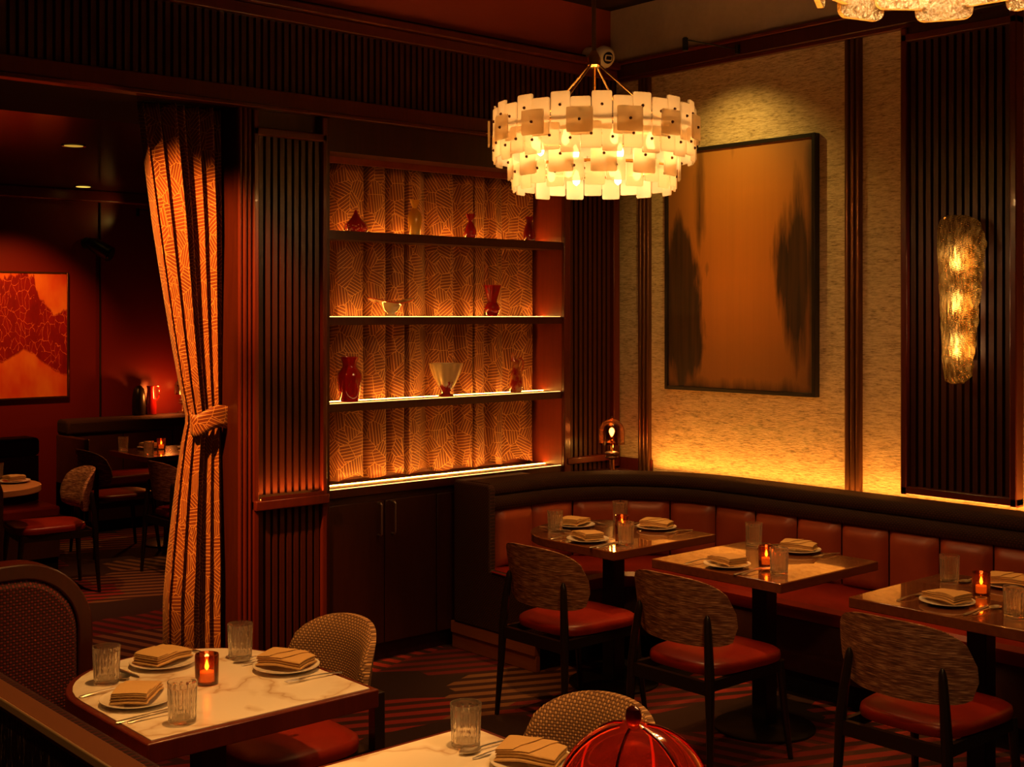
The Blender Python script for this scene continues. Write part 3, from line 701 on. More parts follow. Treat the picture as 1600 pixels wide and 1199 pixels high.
def make_dining_chair():
    c = empty('dining_chair', (0, 0, 0), 0, 'x', 'chair')
    put('backrest', shell_mesh(.37, radians(46), .815, .660, .535, 2.6, 4.5, .040, 'striated', .05, x_off=-.035), c)
    put('seat', seat_mesh(-.005, .475, .40, .46, .415, .468, 'red_leather'), c)
    for s in (-1, 1):
        MB().tube([(-.058, s*.224, 0), (-.042, s*.212, .25), (-.036, s*.205, .42), (-.030, s*.195, .53), (-.022, s*.183, .63), (-.021, s*.180, .655), (-.021, s*.180, .668)], [.011, .0165, .020, .018, .015, .012, .005], 10).build('leg', 'black_wood', c)
        MB().tube([(.475, s*.215, 0), (.445, s*.200, .25), (.43, s*.193, .415)], [.011, .016, .019], 10).build('leg', 'black_wood', c)
        bx(-.03, .43, s*.195-.010, s*.195+.010, .372, .414).build('side_rail', 'black_wood', c)
    bx(-.047, -.025, -.20, .20, .360, .412).build('rear_rail', 'black_wood', c)
    bx(.42, .44, -.19, .19, .372, .414).build('front_rail', 'black_wood', c)
    return c
dc = make_dining_chair(); G = 'leaf-backed dining chairs'
for x, y, rz, lab in ((3.885, 4.20, 0, 'leaf-backed chair with red leather seat at the round-ended corner table'),
                      (3.885, 3.385, 0, 'leaf-backed chair with red leather seat at the middle banquette table'),
                      (3.895, 2.385, 0, 'leaf-backed chair with red leather seat nearest the right edge'),
                      (3.50, 8.36, pi-.12, 'leaf-backed chair in far room turned left, its pale back catching light'),
                      (4.03, 9.46, 0, 'leaf-backed chair deepest in the far room before the candlelit table'),
                      (4.10, 8.36, 0, 'leaf-backed chair in far room partly hidden by the tied curtain')):
    place(dc, USED, (x, y, 0), rz, lab, G)

# woven shell chairs at the marble tables (built facing +X, turned to face -X)
def make_shell_chair():
    c = empty('shell_chair', (0, 0, 0), 0, 'x', 'chair')
    put('backrest', shell_mesh(.33, radians(50), .805, .64, .50, 2.3, 1.7, .045, 'chair_weave', .05), c)
    put('seat', seat_mesh(.05, .50, .44, .48, .41, .465, 'red_leather'), c)
    for s in (-1, 1):
        bx(.005, .045, s*.205-.02, s*.205+.02, 0, .60).build('leg', 'black_wood', c, bevel=.003)
        bx(.44, .475, s*.20-.018, s*.20+.018, 0, .41).build('leg', 'black_wood', c, bevel=.003)
    bx(.03, .47, -.20, .20, .375, .41).build('seat_frame', 'black_wood', c)
    return c
sc = make_shell_chair()
place(sc, USED, (2.47, 3.64, 0), pi, 'basket-woven shell chair behind the rounded marble table', 'woven shell chairs')
place(sc, USED, (2.48, 2.40, 0), pi, 'basket-woven shell chair directly behind the red domed lamp', 'woven shell chairs')

# ------------------------------------------------------------------ booth and partition in the left foreground
bo = empty('booth', (0, 0, 0), 0, 'dark red woven booth with polished wooden frame and rounded wing', 'booth')
def wing(x0, x1, y, zt, r, th, parent, mat='booth_weave'):
    out = [(x0, .02), (x1, .02)]+[(x1-r+r*cos(a), zt-r+r*sin(a)) for a in [radians(90*i/12) for i in range(13)]]+[(x0, zt)]
    f = .050; inn = [(x0, .02), (x1-f, .02)]+[(x1-r+(r-f)*cos(a), zt-r+(r-f)*sin(a)) for a in [radians(90*i/12) for i in range(13)]]+[(x0, zt-f)]
    mb = MB(); a = mb.ring([(p[0], y, p[1]) for p in out[1:]]); b = mb.ring([(p[0], y, p[1]) for p in inn[1:]])
    a2 = mb.ring([(p[0], y+th, p[1]) for p in out[1:]]); b2 = mb.ring([(p[0], y+th, p[1]) for p in inn[1:]])
    for p, q in ((a, b), (a2, b2), (a, a2), (b, b2)): mb.bridge(p, q, False)
    mb.build('wing_frame', 'dark_wood', parent, bevel=.006)
    mb = MB(); inn2 = list(inn)
    c = ((x0+x1)/2, zt*.5); R1 = mb.ring([(p[0], y+.015, p[1]) for p in inn2]); R2 = mb.ring([(c[0]+(p[0]-c[0])*.94, y-.012, c[1]+(p[1]-c[1])*.96) for p in inn2]); R3 = mb.ring([(p[0], y+th-.01, p[1]) for p in inn2])
    mb.bridge(R1, R2); mb.cap(R2); mb.bridge(R1, R3); mb.cap(R3)
    mb.build('wing_upholstery', mat, parent, uv=lambda c: (c.x, c.z))
wing(.975, 1.725, 4.02, 1.06, .24, .10, bo)
bx(.975, 1.07, 1.2, 4.02, .45, 1.02).build('backrest', 'booth_weave', bo, bevel=.02, uv=lambda c: (c.y, c.z))
bx(1.07, 1.50, 1.2, 4.015, .37, .46).build('seat', 'red_leather', bo, bevel=.02)
bx(.975, 1.44, 1.2, 4.015, .0, .37).build('base', 'dark_leather', bo)
b2 = empty('booth_wing', (0, 0, 0), 0, 'narrow slice of a dark woven booth wing at the far left edge', 'booth')
wing(1.5, 2.16, 6.05, 1.10, .10, .10, b2)
pa = empty('partition', (0, 0, 0), 0, 'low foreground partition of dark textured glass with bronze cap at lower left', 'partition')
bx(.915, .962, 1.14, 4.10, 1.055, 1.082).build('cap', 'bronze_cap' if 'bronze_cap' in M else 'bronze', pa, bevel=.003)
bx(.909, .9148, 1.14, 4.10, 1.066, 1.0835).build('cap_strip', 'strip_brass', pa, bevel=.0025)
for i in range(3): bx(.922, .950, 1.15+i*.98, 1.15+i*.98+.97, .06, 1.055).build('glass_panel', 'textured_panel_glass', pa, bevel=.003)
bx(.915, .962, 1.14, 4.10, 0, .06).build('bottom_rail', 'bronze', pa)
pd = tag(bx(.79, 1.05, .73, .99, 0, 1.122).build('lamp_post', 'mahogany', None, bevel=.008), 'square wooden post carrying the red domed lamp, below the frame', 'post')
pd.location = (0, 0, 0)

# ------------------------------------------------------------------ table lamps (dome on stacked discs)
def lamp(loc, label, glass, power, rib=False, rz=0):
    t = empty('table_lamp', loc, rz, label, 'lamp')
    MB().lathe([(.055, 0), (.055, .012), (.020, .020), (.016, .03), (.016, .080), (.02, .085)], 24).build('base', 'bronze', t)
    for z in (.085, .110): MB().lathe([(.018, z), (.036, z+.003), (.042, z+.010), (.036, z+.017), (.018, z+.020)], 28).build('disc', 'bronze', t)
    MB().lathe([(.008, .128), (.008, .195), (.012, .20), (.012, .215)], 16).build('stem', 'brass', t)
    r0 = .078
    pr = [(r0, .172), (r0, .235)]+[(r0*cos(a), .245+r0*1.0*sin(a)) for a in [radians(8*i) for i in range(1, 11)]]+[(.008, .325)]
    rf = None
    d = MB().lathe(pr, 60, rf=rf, capb=False, capt=True).build('dome', glass, t)
    if rib:
        for k in range(6):
            a = radians(27+60*k)
            MB().tube([(cos(a)*(p[0]+.0008), sin(a)*(p[0]+.0008), p[1]) for p in pr[:-1]], .0018, 6).build('rib', 'rib_red', d)
        MB().tube([(cos(a)*r0, sin(a)*r0, .172) for a in [2*pi*i/40 for i in range(41)]], .002, 6).build('rim', 'brass', d)
    MB().lathe([(.004, .322), (.007, .325), (.0085, .331), (.0065, .338), (.002, .341)], 16).build('finial', 'bronze' if not rib else 'cup_red_mat', t)
    MB().lathe([(.002, .217), (.011, .230), (.017, .249), (.012, .264), (.002, .271)], 16).build('bulb', 'bulb', t)
    return t
lamp((5.49, 5.29, .90), 'small lamp with smoked glass dome standing in the banquette corner', 'smoke_dome', 1)
lamp((on_y(286, 10.86), 10.86, .935), 'small domed lamp glowing on the far room ledge beside the pitcher', 'smoke_dome', 1)
lamp((.919, .856, 1.122), 'large glossy red glass dome lamp rising from the bottom edge', 'red_dome', 1, True)

# ------------------------------------------------------------------ chandelier of overlapping glass plates
DC = 5.6; r_ = ray(928); CH = (r_.x*DC, r_.y*DC)
ch = empty('chandelier', (CH[0], CH[1], 0), radians(4), 'round two-tier brass chandelier of overlapping frosted glass plates', 'chandelier')
def gplate(w, h, R, th=.008):
    mb = MB(); n = 6; rr = []
    for (dr, sgn) in ((th/2, 1), (-th/2, -1)): pass
    pts = rrect(-w/2, w/2, -h/2, h/2, .007, 2)
    a = mb.ring([(R+th/2-(y*y)*.9, y, z) for y, z in pts]); b = mb.ring([(R-th/2-(y*y)*.9, y, z) for y, z in pts])
    mb.bridge(a, b); mb.cap(a); mb.cap(b); return mb.mesh('glass_plate', 'alabaster', angle=40)
stud_me = MB().lathe([(.0065, 0), (.0065, .004), (.004, .008), (.0005, .009)], 10)
stud_me.v = [(z, x, y) for x, y, z in stud_me.v]; stud_me = stud_me.mesh('stud', 'dark_stud')
rng = random.Random(5)
def row(n, R, w, zt, zb, zs, alt=0.0, ph=0.0):
    h = zt-zb; me = gplate(w, h, 0)
    for i in range(n):
        a = 2*pi*(i+ph)/n; dz = (alt if i % 2 else 0)+rng.uniform(-.003, .003); rr = R+(.006 if i % 2 else 0)
        o = put('glass_plate', me, ch, (rr*cos(a), rr*sin(a), (zt+zb)/2-dz), (0, 0, a))
        put('stud', stud_me, o, (.004, 0, zs-(zt+zb)/2))
row(32, .440, .083, 2.768, 2.610, 2.712, .022)
row(14, .462, .110, 2.702, 2.598, 2.650, .0, .3)
row(32, .440, .084, 2.628, 2.516, 2.575, -.016, .5)
row(13, .372, .110, 2.545, 2.445, 2.520, .0, .2)
row(26, .355, .082, 2.487, 2.390, 2.453, -.018)
for R, z in ((.425, 2.655), (.338, 2.495)):
    MB().tube([(R*cos(a), R*sin(a), z) for a in [2*pi*i/64 for i in range(65)]], .007, 8, cap=False).build('ring', 'brass', ch)
for z, R in ((2.655, .425), (2.50, .335)):
    for k in range(4):
        a = pi/4+k*pi/2; MB().tube([(0, 0, z), (R*cos(a), R*sin(a), z)], .005, 8).build('spoke', 'brass', ch)
MB().lathe([(.022, 2.945), (.030, 2.955), (.030, 2.985), (.020, 3.005), (.012, 3.02)], 24).build('hub', 'brass', ch)
MB().tube([(0, 0, 2.50), (0, 0, 2.95)], .008, 10).build('centre_stem', 'brass', ch)
MB().tube([(0, 0, 3.02), (0, 0, 3.78)], .010, 10).build('rod', 'bronze', ch)
MB().lathe([(.07, 3.775), (.07, 3.76), (.02, 3.75)], 24).build('canopy', 'bronze', ch)
for k in range(4):
    a = radians(10)+k*pi/2; MB().tube([(.02*cos(a), .02*sin(a), 2.96), (.30*cos(a), .30*sin(a), 2.715), (.42*cos(a), .42*sin(a), 2.655)], .005, 8).build('stay', 'brass', ch)
bulb_me = MB().lathe([(.002, -.03), (.014, -.02), (.018, 0), (.012, .022), (.007, .035), (.002, .04)], 14).mesh('bulb', 'bulb_soft')
for k in range(8):
    a = k*pi/4+.25; R = .27; z = 2.60; put('bulb', bulb_me, ch, (R*cos(a), R*sin(a), z)); point('chandelier_bulb_light', (R*cos(a), R*sin(a), z-.035), 3.0, BULB, .03, ch)
for k in range(6):
    a = k*pi/3+.1; R = .19; z = 2.47; put('bulb', bulb_me, ch, (R*cos(a), R*sin(a), z)); point('chandelier_bulb_light', (R*cos(a), R*sin(a), z-.03), 1.5, BULB, .03, ch)

# second chandelier at the top right: ring of hanging granular glass tiles
r_ = ray(1475); D2 = 2.55
c2 = empty('glass_chandelier', (r_.x*D2, r_.y*D2, 0), 0, 'chandelier of granular amber glass tiles cut off at the top right corner', 'chandelier')
def tile(w, h):
    mb = MB(); out = rrect(-w/2, w/2, 0, h, .02, 4)
    a = mb.ring([(.006-1.6*y*y, y, z) for y, z in out]); b = mb.ring([(-.006-1.6*y*y, y, z) for y, z in out]); mb.bridge(a, b); mb.cap(a); mb.cap(b)
    return mb.mesh('glass_tile', 'granular_glass', angle=40)
m1, m2 = tile(.122, .30), tile(.118, .30); ang0 = atan2(r_.y, r_.x)
for k in range(16):
    a = ang0+k*2*pi/16; lng = k % 2 == 0; R = .250 if lng else .236
    put('glass_tile', m1 if lng else m2, c2, (R*cos(a), R*sin(a), 2.498 if lng else 2.522), (0, 0, a))
for z in (2.62, 2.78): MB().tube([(.222*cos(a), .222*sin(a), z) for a in [2*pi*i/48 for i in range(49)]], .006, 8, cap=False).build('ring', 'brass', c2)
for k in range(3):
    a = k*2*pi/3; MB().tube([(0, 0, 2.9), (.222*cos(a), .222*sin(a), 2.78)], .005, 8).build('stay', 'brass', c2)
MB().tube([(0, 0, 2.88), (0, 0, 3.78)], .009, 10).build('rod', 'bronze', c2)
for k in range(5):
    a = ang0+k*2*pi/5+.2; put('bulb', bulb_me, c2, (.13*cos(a), .13*sin(a), 2.66)); point('chandelier_bulb_light', (.13*cos(a), .13*sin(a), 2.60), 9.0, BULB, .03, c2)

# ------------------------------------------------------------------ wall sconce
YS = (3.06+3.33)/2
ps = lambda px: (lambda r: (WX-.15)*r.y/r.x)(ray(px))
sn = empty('wall_sconce', (WX-.115, 0, 0), 0, 'tall tapered textured amber glass sconce on the slatted wall panel', 'wall lamp')
dS = (WX-.15)/ray(1497).x; zp = lambda py: CAMZ+(HORIZON-py)/FOC*dS
yL = lambda py: ps(1457+(py-340)*.046); yR = lambda py: ps(1535-(max(0, py-380))*.105)
outl = []
rows_s = [336, 342, 350, 362, 380, 420, 460, 500, 540, 570, 588, 596, 600]
insL = [22, 8, 3, 1, 0, 0, 0, 0, 0, 0, 2, 8, 18]; insR = [38, 20, 11, 4, 0, 0, 0, 0, 0, 0, 2, 7, 14]
from mathutils import noise as mnoise
mbs = MB(); FR, BK = [], []; NI, NJ = 84, 30
def lerp_tab(tab, f):
    i = min(int(f), len(tab)-2); return tab[i]+(tab[i+1]-tab[i])*(f-i)
for ii in range(NI+1):
    f = ii/NI*(len(rows_s)-1); py = lerp_tab(rows_s, f); iL = lerp_tab(insL, f); iR = lerp_tab(insR, f)
    wv = .004*sin(py*.16)+.003*sin(py*.37+1)
    a = yL(py)-iL*.0028+wv*.4; b = yR(py)+iR*.0028+wv; fr = []; bk = []
    for j in range(NJ+1):
        u = j/NJ; y = a+(b-a)*u; z = zp(py); bow = .075*(1-(2*u-1)**2)*(.8+.2*min(1, f, 12-f))
        n1 = mnoise.noise(Vector((y*75, z*16, 3.1))); n2 = mnoise.noise(Vector((y*170, z*40, 7.7)))
        rip = .0065*abs(n1)**.7*(1 if n1 > 0 else -1)+.0025*n2
        fr.append((-.005-bow-rip, y, z)); bk.append((.003-bow, y, z))
    FR.append(mbs.ring(fr)); BK.append(mbs.ring(bk))
for R in (FR, BK):
    for a, b in zip(R, R[1:]): mbs.bridge(a, b, False)
for R in (0, -1): mbs.bridge(FR[R], BK[R], False)
for j in (0, -1):
    for i in range(len(FR)-1): mbs.f.append((FR[i][j], FR[i+1][j], BK[i+1][j], BK[i][j]))
mbs.build('glass_shield', 'sconce_glass', sn, angle=60, uv=lambda c: (c.y, c.z))
bx(.045, .066, ps(1505), ps(1476), zp(560), zp(370)).build('back_plate', 'brass', sn, bevel=.003)
for py in (398, 467, 535):
    y = ps(1490); MB().tube([(.045, y, zp(py)), (.0, y, zp(py))], .008, 8).build('arm', 'brass', sn)
    put('bulb', bulb_me, sn, (-.008, y, zp(py))); point('sconce_bulb_light', (-.010, y, zp(py)-.045), .40, BULB, .015, sn)
for py, px in ((341, 1483), (594, 1486)): MB().tube([(.04, ps(px), zp(py)), (-.075, ps(px), zp(py))], .006, 8).build('fixing_screw', 'brass', sn)

# ------------------------------------------------------------------ pictures
pic = empty('framed_painting', (WX, 4.55, 2.118), 0, 'tall abstract painting of orange light between dark smears in thin dark frame', 'painting')
pw, ph = 1.075, 1.43
cv_ = MB(); cv_.box(-.032, -.022, -pw/2+.022, pw/2-.022, -ph/2+.022, ph/2-.022)
cv_.build('canvas', 'tall_painting', pic, uv=lambda c: (.5-c.y/pw, .5+c.z/ph))
for a in ((-.045, 0, -pw/2, -pw/2+.022, -ph/2, ph/2), (-.045, 0, pw/2-.022, pw/2, -ph/2, ph/2), (-.045, 0, -pw/2+.022, pw/2-.022, -ph/2, -ph/2+.022), (-.045, 0, -pw/2+.022, pw/2-.022, ph/2-.022, ph/2)):
    bx(*a).build('frame_bar', 'black_wood', pic, bevel=.002)
x1 = on_y(107, 10.97); w2 = .95; hz = (2.225-1.12)
pic = empty('framed_painting', (x1-w2/2, 11.0, 1.672), 0, 'bright red and orange abstract painting on the far room wall', 'painting')
bx(-w2/2+.015, w2/2-.015, -.03, -.02, -hz/2+.015, hz/2-.015).build('canvas', 'red_painting', pic, uv=lambda c: ((c.x-(w2/2-.57))/.57, .5+c.z/hz))
for a in ((-w2/2, -w2/2+.015, -.04, 0, -hz/2, hz/2), (w2/2-.015, w2/2, -.04, 0, -hz/2, hz/2), (-w2/2+.015, w2/2-.015, -.04, 0, -hz/2, -hz/2+.015), (-w2/2+.015, w2/2-.015, -.04, 0, hz/2-.015, hz/2)):
    bx(*a).build('frame_bar', 'bronze', pic, bevel=.002)
def picture_light(loc, rz, label, aim, power, col=(1, .62, .12), L=.45):
    t = empty('picture_light', loc, rz, label, 'lamp')      # arm points along -X from the wall
    MB().lathe([(.014, -.02), (.014, .03)], 12, (-.012, 0, 0)).build('mount', 'black_metal', t)
    MB().tube([(-.01, 0, .005), (-L, 0, -.005)], .0045, 8).build('arm', 'black_metal', t)
    MB().lathe([(.012, -.055), (.016, -.055), (.016, .012), (.010, .018)], 16, (-L-.01, 0, -.01)).build('lamp_head', 'black_metal', t)
    hd_ = t.matrix_basis @ Vector((-L-.01, 0, -.09)); spot('picture_light_beam', hd_, aim, power, 112, 1.0, col, .015)
picture_light((WX-.055, 4.52, 3.352), 0, 'thin black picture light arm above the tall orange painting', (WX, 4.55, 2.15), 30)
picture_light((on_y(245, 10.9), 10.88, 2.80), radians(30), 'thin black picture light arm high on the far wall', (4.42, 10.95, 2.9), 1.2, L=.30)

# ------------------------------------------------------------------ security camera, far spotlight, ledge pieces
sc_ = empty('security_camera', (5.575, 5.44, 3.435), 0, 'white turret security camera mounted in the upper corner', 'camera')
dirv = Vector((-.16, -.93, -.28)).normalized(); q = dirv.to_track_quat('Z', 'Y').to_matrix()
def oriented(mb, q): mb.v = [tuple(q @ Vector(p)) for p in mb.v]; return mb
oriented(MB().lathe([(.03, -.055), (.055, -.04), (.068, -.01), (.066, .02), (.052, .042), (.044, .046)], 28), q).build('housing', 'camera_white', sc_)
oriented(MB().lathe([(.036, .044), (.036, .049), (.030, .051)], 28), q).build('face_ring', 'lens_black', sc_)
oriented(MB().prism(rrect(-.026, .026, -.019, .019, .010, 4), .047, .055), q).build('lens_plate', 'camera_white', sc_, bevel=.001)
oriented(MB().prism(rrect(-.019, .019, -.011, .011, .006, 4), .0552, .057), q).build('lens', 'lens_black', sc_)
MB().tube([(0, 0, 0), (.02, .10, .02), (.02, .155, .03)], [.04, .055, .058], 20).build('mount', 'camera_white', sc_)
fs = empty('wall_spotlight', (on_y(136, 10.96), 10.98, 2.44), 0, 'black spotlight fixture bracketed to the far room wall', 'lamp')
MB().lathe([(.05, 0), (.05, .02), (.03, .03)], 20).build('mount', 'black_metal', fs, loc=(0, -.0, .05)).rotation_euler = (radians(90), 0, 0)
MB().tube([(0, -.02, .05), (.03, -.10, .04), (.07, -.15, .01)], .016, 10).build('bracket', 'black_metal', fs)
MB().tube([(-.01, -.07, .06), (.02, -.11, .035), (.09, -.20, -.03), (.12, -.235, -.055)], [.04, .062, .068, .070], 20).build('housing', 'black_metal', fs)
MB().tube([(.121, -.236, -.056), (.127, -.243, -.06)], [.055, .055], 20).build('lens', 'lens_black', fs)
# far room banquettes
def straight_bench(name, x0, x1, yw, label, d=.62, group='far room banquettes'):
    b = empty(name, (x0, yw, 0), 0, label, 'banquette', group); L = x1-x0
    bx(0, L, -d+.05, 0, 0, .10).build('plinth', 'black_void', b)
    bx(0, L, -d+.02, 0, .10, .385).build('base', 'dark_leather', b)
    bx(.05, L, -d, -.18, .385, .47).build('seat', 'red_leather', b, bevel=.02)
    n = max(1, int(L/.45)); me = bx(0, (L-.05)/n-.008, -.22, -.12, .47, .80).mesh('back_cushion', 'dark_leather')
    for i in range(n): put('back_cushion', me, b, (.05+i*(L-.05)/n, 0, 0))
    bx(0, L, -.24, 0, .80, .935).build('top_roll', 'roll_weave', b, bevel=.03, uv=lambda c: (c.x, c.z+c.y))
    bx(0, .05, -d+.02, 0, .10, .80).build('end_panel', 'dark_leather', b, bevel=.01)
straight_bench('banquette', 4.36, 8.2, 10.95, 'dark banquette along the far wall under the glowing lamp ledge')
straight_bench('banquette', 1.0, 3.62, 9.62, 'dark banquette behind the pale rounded table at the left edge')
def far_vase(px, prof, label, name, mat='dark_red_glass'):
    return tag(MB().lathe(prof, 28).build(name, mat, None, (on_y(px, 10.87), 10.87, .937)), label, 'vase' if name == 'urn' else 'pitcher')
far_vase(217, [(.055,0),(.060,.01),(.062,.10),(.058,.18),(.045,.24),(.02,.265),(.004,.27)], 'dark rounded urn on the far room ledge', 'urn', 'black_wood')
o = far_vase(236, [(.050,0),(.052,.01),(.050,.08),(.040,.17),(.034,.225),(.040,.26),(.036,.262)], 'dark red pitcher with loop handle on the far room ledge', 'pitcher')
MB().tube([(.030, 0, .25), (.07, 0, .26), (.085, 0, .22), (.078, 0, .16), (.042, 0, .12)], .008, 8).build('handle', 'dark_red_glass', o)
point('far_ledge_lamp_light', (on_y(262, 10.75), 10.74, 1.12), 8.0, (1, .22, .03), .03)
point('corner_lamp_light', (5.50, 5.29, 1.06), 1.2, (1, .40, .06), .02)

def downlight(px, py, label, mat):
    x, y, z = at(px, py, 2.958); t = empty('recessed_downlight', (x, y, 2.96), 0, label, 'lamp', 'far room downlights')
    MB().lathe([(.062, -.001), (.075, -.004), (.078, -.006), (.075, -.001)], 28, closed=True).build('trim_ring', 'bronze', t)
    MB().lathe([(.001, -.002), (.060, -.002), (.060, -.0035), (.001, -.0035)], 28).build('lens', mat, t)
emit('downlight_dim', (1,.50,.06), .55); emit('downlight_lens', (1,.55,.08), 1.6)
downlight(115, 228, 'dim recessed downlight in the far room ceiling, nearer the header', 'downlight_dim')
downlight(130, 292, 'bright recessed downlight in the far room ceiling, above the red painting', 'downlight_lens')

# ------------------------------------------------------------------ tableware
TZ = .7505
def glass_mesh():
    out = [(.033,0),(.036,.003),(.0365,.012),(.037,.03),(.0385,.06),(.0400,.09),(.0405,.108),(.0400,.110)]
    mb = MB(); n = 60
    prof = []
    for i in range(41):
        z = .004+.104*i/40; prof.append((.0365+.0040*(z/.108), z))
    def rf(th, r, z):
        if z > .098 or z < .006: return r
        q_ = abs(sin(pi*((z-.006) % .023)/.023))**.3; return r-.0034*(1-abs(sin(th*12)))*q_
    rings_o = [(.031,0.0),(.035,.001)]+prof+[(.0404,.110)]
    inner = [(.0385,.110),(.0378,.105),(.0350,.016),(.033,.013),(.012,.012)]
    rr = []
    for k, (r, z) in enumerate(rings_o+inner):
        rr.append(mb.ring([((rf(2*pi*i/n, r, z) if k < len(rings_o) else r)*cos(2*pi*i/n), (rf(2*pi*i/n, r, z) if k < len(rings_o) else r)*sin(2*pi*i/n), z) for i in range(n)]))
    for a, b in zip(rr, rr[1:]): mb.bridge(a, b)
    mb.cap(rr[0]); mb.cap(rr[-1]); return mb.mesh('water_glass', 'crystal', angle=25)
GL = glass_mesh()
PL = MB().lathe([(.052,0),(.056,.002),(.070,.004),(.100,.013),(.103,.0145),(.1025,.0165),(.098,.0158),(.068,.0075),(.05,.0058),(.01,.0055)], 44).mesh('plate', 'porcelain')
def napkin_mesh(seedv):
    rnd = random.Random(seedv); mb = MB(); L, W = .158, .108
    droop = lambda x, y: -.005*abs(2*x/L)**3-.002*abs(2*y/W)**3
    def slab(z0, h, ins, skew, x1=L/2, dxe=0.0):
        n = 18; rings = []; hw = W/2-ins
        for i in range(n+1):
            u = i/n; sec = []
            for yy, zz in ((-1,.5),(-.975,.15),(-.9,0),(0,0),(.9,0),(.975,.15),(1,.5),(.975,.85),(.9,1),(.45,1.03),(0,1.05),(-.45,1.03),(-.9,1),(-.975,.85)):
                e = x1+dxe*yy; x = -L/2+ins+(e+L/2-2*ins)*u
                end = 1-.55*max(0, abs(2*u-1)-.93)/.07
                y = yy*hw+skew*x; wob = .0012*sin(x*60+yy*2+seedv)
                sec.append((x, y, z0+h*(.5+(zz-.5)*end)+droop(x, y)+wob+.010))
            rings.append(sec)
        mb.loft(rings)
    slab(0, .0085, 0, 0); slab(.009, .0085, .003, rnd.uniform(-.03, .03)); slab(.018, .006, .002, rnd.uniform(-.03, .03))
    slab(.0245, .0034, .003, .01, .036, .022); slab(.0285, .0034, .004, .02, -.004, .022)
    return mb.mesh('napkin', 'napkin_linen', angle=60, weld=False)
NK = [napkin_mesh(s) for s in (1, 4, 9)]
def flat_tool(poly_halfwidths, zf, th=.0022):
    mb = MB(); rings = []
    for x, wv in poly_halfwidths:
        z = zf(x); rings.append([(x, -wv, z), (x, -wv*.6, z+th), (x, wv*.6, z+th), (x, wv, z), (x, wv*.6, z-.0003), (x, -wv*.6, z-.0003)])
    return mb, rings
arch = lambda x: .0012+.007*max(0, sin((x+.095)/.19*pi))**1.5
def fork_mesh():
    mb, r = flat_tool([(-.095,.003),(-.090,.0075),(-.07,.006),(-.03,.0034),(.015,.003),(.03,.006),(.045,.0115),(.055,.012)], arch); mb.loft(r)
    for k in range(4):
        y = -.0092+k*.00613; mb.tube([(.053, y, arch(.055)+.001), (.075, y, .006), (.098, y*.95, .0055)], [.0019,.0019,.0009], 6)
    return mb.mesh('fork', 'steel')
def spoon_mesh():
    mb, r = flat_tool([(-.095,.003),(-.090,.0075),(-.07,.006),(-.03,.0034),(.02,.003),(.04,.0036)], arch); mb.loft(r)
    rings = []
    for i in range(11):
        u = i/10; x = .036+.062*u; wv = .021*max(.06, sin(pi*min(1, u*.92+.06))**.6); rings.append([(x, wv*s, .008-.0075*(1-s*s)*max(.1, sin(pi*u))+(0 if tp else -.0014)) for tp, ss in ((1, (-1,-.6,0,.6,1)), (0, (1,.6,0,-.6,-1))) for s in ss])
    mb.loft(rings); return mb.mesh('spoon', 'steel')
def knife_mesh():
    mb, r = flat_tool([(-.105,.004),(-.10,.008),(-.06,.0085),(-.01,.0065),(0,.006),(.01,.009),(.06,.0095),(.095,.006),(.108,.001)], lambda x: .0012); mb.loft(r); return mb.mesh('knife', 'steel')
FK, SP, KN = fork_mesh(), spoon_mesh(), knife_mesh()
CUPP = [(.030,0),(.034,.004),(.035,.03),(.035,.086),(.034,.089),(.0315,.089),(.0318,.03),(.030,.010),(.006,.009)]
CUP = MB().lathe(CUPP, 48, rf=lambda th, r, z: r*(1+.030*sin(8*th+z*260)*sin(8*th-z*260)) if .008 < z < .075 and r > .033 else r).mesh('cup', 'candle_glass', angle=60)
WAX = MB().lathe([(.001,.0095),(.0225,.0095),(.024,.012),(.024,.036),(.018,.038),(.002,.036)], 24).mesh('candle', 'wax_lit')
FLM = MB().lathe([(.001,.040),(.0055,.046),(.0065,.052),(.004,.062),(.0005,.073)], 12).mesh('flame', 'flame')
def candle(x, y, label, z=TZ):
    t = empty('candle_holder', (x, y, z), 0, label, 'candle', 'amber candle holders')
    put('cup', CUP, t); put('candle', WAX, t); put('flame', FLM, t)
    point('candle_light', (0, 0, .066), .16, AMBER, .006, t)
def one(name, me, x, y, z, rz, label, cat, group):
    return tag(put(name, me, None, (x, y, z), (0, 0, rz)), label, cat, group)
def setting(x, y, face, who, nk=0, tools=True, z=TZ, nrot=0.0, fork_shift=0.0, full=True):
    """place setting for a diner looking along angle `face`"""
    f = Vector((cos(face), sin(face))); l = Vector((-f.y, f.x)); p = Vector((x, y))
    one('plate', PL, x, y, z, face, 'white plate under a folded napkin '+who, 'plate', 'white side plates')
    one('napkin', NK[nk], x, y, z+.012, face+radians(90)+nrot, 'folded tan napkin on the plate '+who, 'napkin', 'folded tan napkins')
    if tools:
        q = p+l*.145-f*.01; one('fork', FK, q.x, q.y, z+.001, face-.06, 'steel fork left of the plate '+who, 'fork', 'steel forks')
        q = p-l*.128-f*.02; one('knife', KN, q.x, q.y, z+.001, face+.08, 'steel knife right of the plate '+who, 'knife', 'steel knives')
        q = p-l*.160-f*.005; one('spoon', SP, q.x, q.y, z+.001, face-.02, 'steel spoon beside the knife '+who, 'spoon', 'steel spoons')
def glass(x, y, where, z=TZ): one('water_glass', GL, x, y, z, random.uniform(0, 1), 'cut crystal water glass '+where, 'glass', 'cut crystal water glasses')
MZ = .7525
setting(1.578, 3.38, 0, 'at the near left of the rounded marble table', 0, z=MZ, nrot=-.75)
setting(2.073, 3.393, pi, 'on the rounded marble table by the woven chair', 1, z=MZ, nrot=.5)
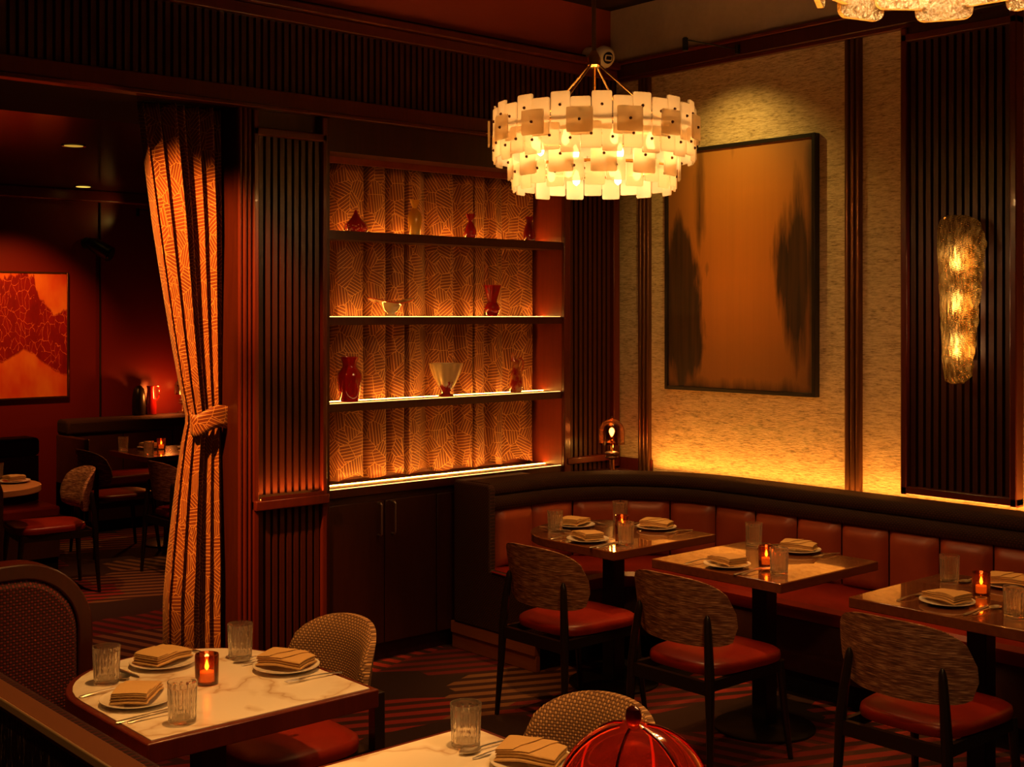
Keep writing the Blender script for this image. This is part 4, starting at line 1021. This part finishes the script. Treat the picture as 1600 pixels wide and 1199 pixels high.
setting(1.809, 3.690, -pi/2, 'at the rounded end of the marble table', 2, z=MZ, nrot=.35)
glass(1.594, 3.620, 'standing leftmost on the rounded marble table', MZ); glass(2.03, 3.600, 'at the back of the rounded marble table near the curtain', MZ); glass(1.594, 3.137, 'at the front corner of the rounded marble table', MZ)
candle(1.814, 3.415, 'lit amber candle holder on the rounded marble table', MZ)
setting(2.080, 2.275, pi, 'on the marble table at the bottom edge', 1, z=MZ, nrot=.5)
glass(2.044, 2.483, 'on the marble table at the bottom edge', MZ)
setting(4.345, 4.349, 0, 'on the corner table nearest its chair', 2, nrot=-.3)
setting(4.856, 4.361, pi, 'on the corner table against the banquette cushions', 1, nrot=.4)
setting(4.595, 4.690, -pi/2, 'at the rounded end of the corner table', 0, nrot=.3)
glass(4.404, 4.640, 'at the left rounded end of the corner table'); glass(4.880, 4.640, 'farthest back on the corner table'); glass(4.410, 4.156, 'at the near corner of the corner table')
candle(4.64, 4.40, 'lit amber candle holder on the corner table')
setting(4.364, 3.508, 0, 'on the middle table nearest its chair', 2, nrot=-.2)
setting(4.880, 3.503, pi, 'on the middle table against the banquette cushions', 1, nrot=.4)
glass(4.847, 3.735, 'at the back of the middle table'); glass(4.406, 3.263, 'at the near side of the middle table')
candle(4.50, 3.40, 'lit amber candle holder on the middle table')
setting(4.425, 2.499, 0, 'on the right-hand table nearest its chair', 0, nrot=-.2)
setting(4.890, 2.487, pi, 'on the right-hand table cut by the picture edge', 1, nrot=.4)
glass(4.80, 2.700, 'at the back of the right-hand table'); glass(4.422, 2.231, 'cut by the right edge of the picture')
candle(4.668, 2.491, 'lit amber candle holder on the right-hand table')
setting(4.666, 9.75, -pi/2, 'at the back of the far room candlelit table', 0, False)
setting(4.92, 9.55, pi, 'on the far room candlelit table by the curtain', 1, False)
setting(3.05, 8.36, 0, 'on the pale rounded table at the left edge', 0, False)
glass(4.44, 9.76, 'at the left of the far room candlelit table'); glass(4.43, 9.278, 'at the front of the far room candlelit table'); glass(3.02, 8.58, 'on the pale rounded table at the left edge')
candle(4.70, 9.62, 'small lit candle holder on the far room table')
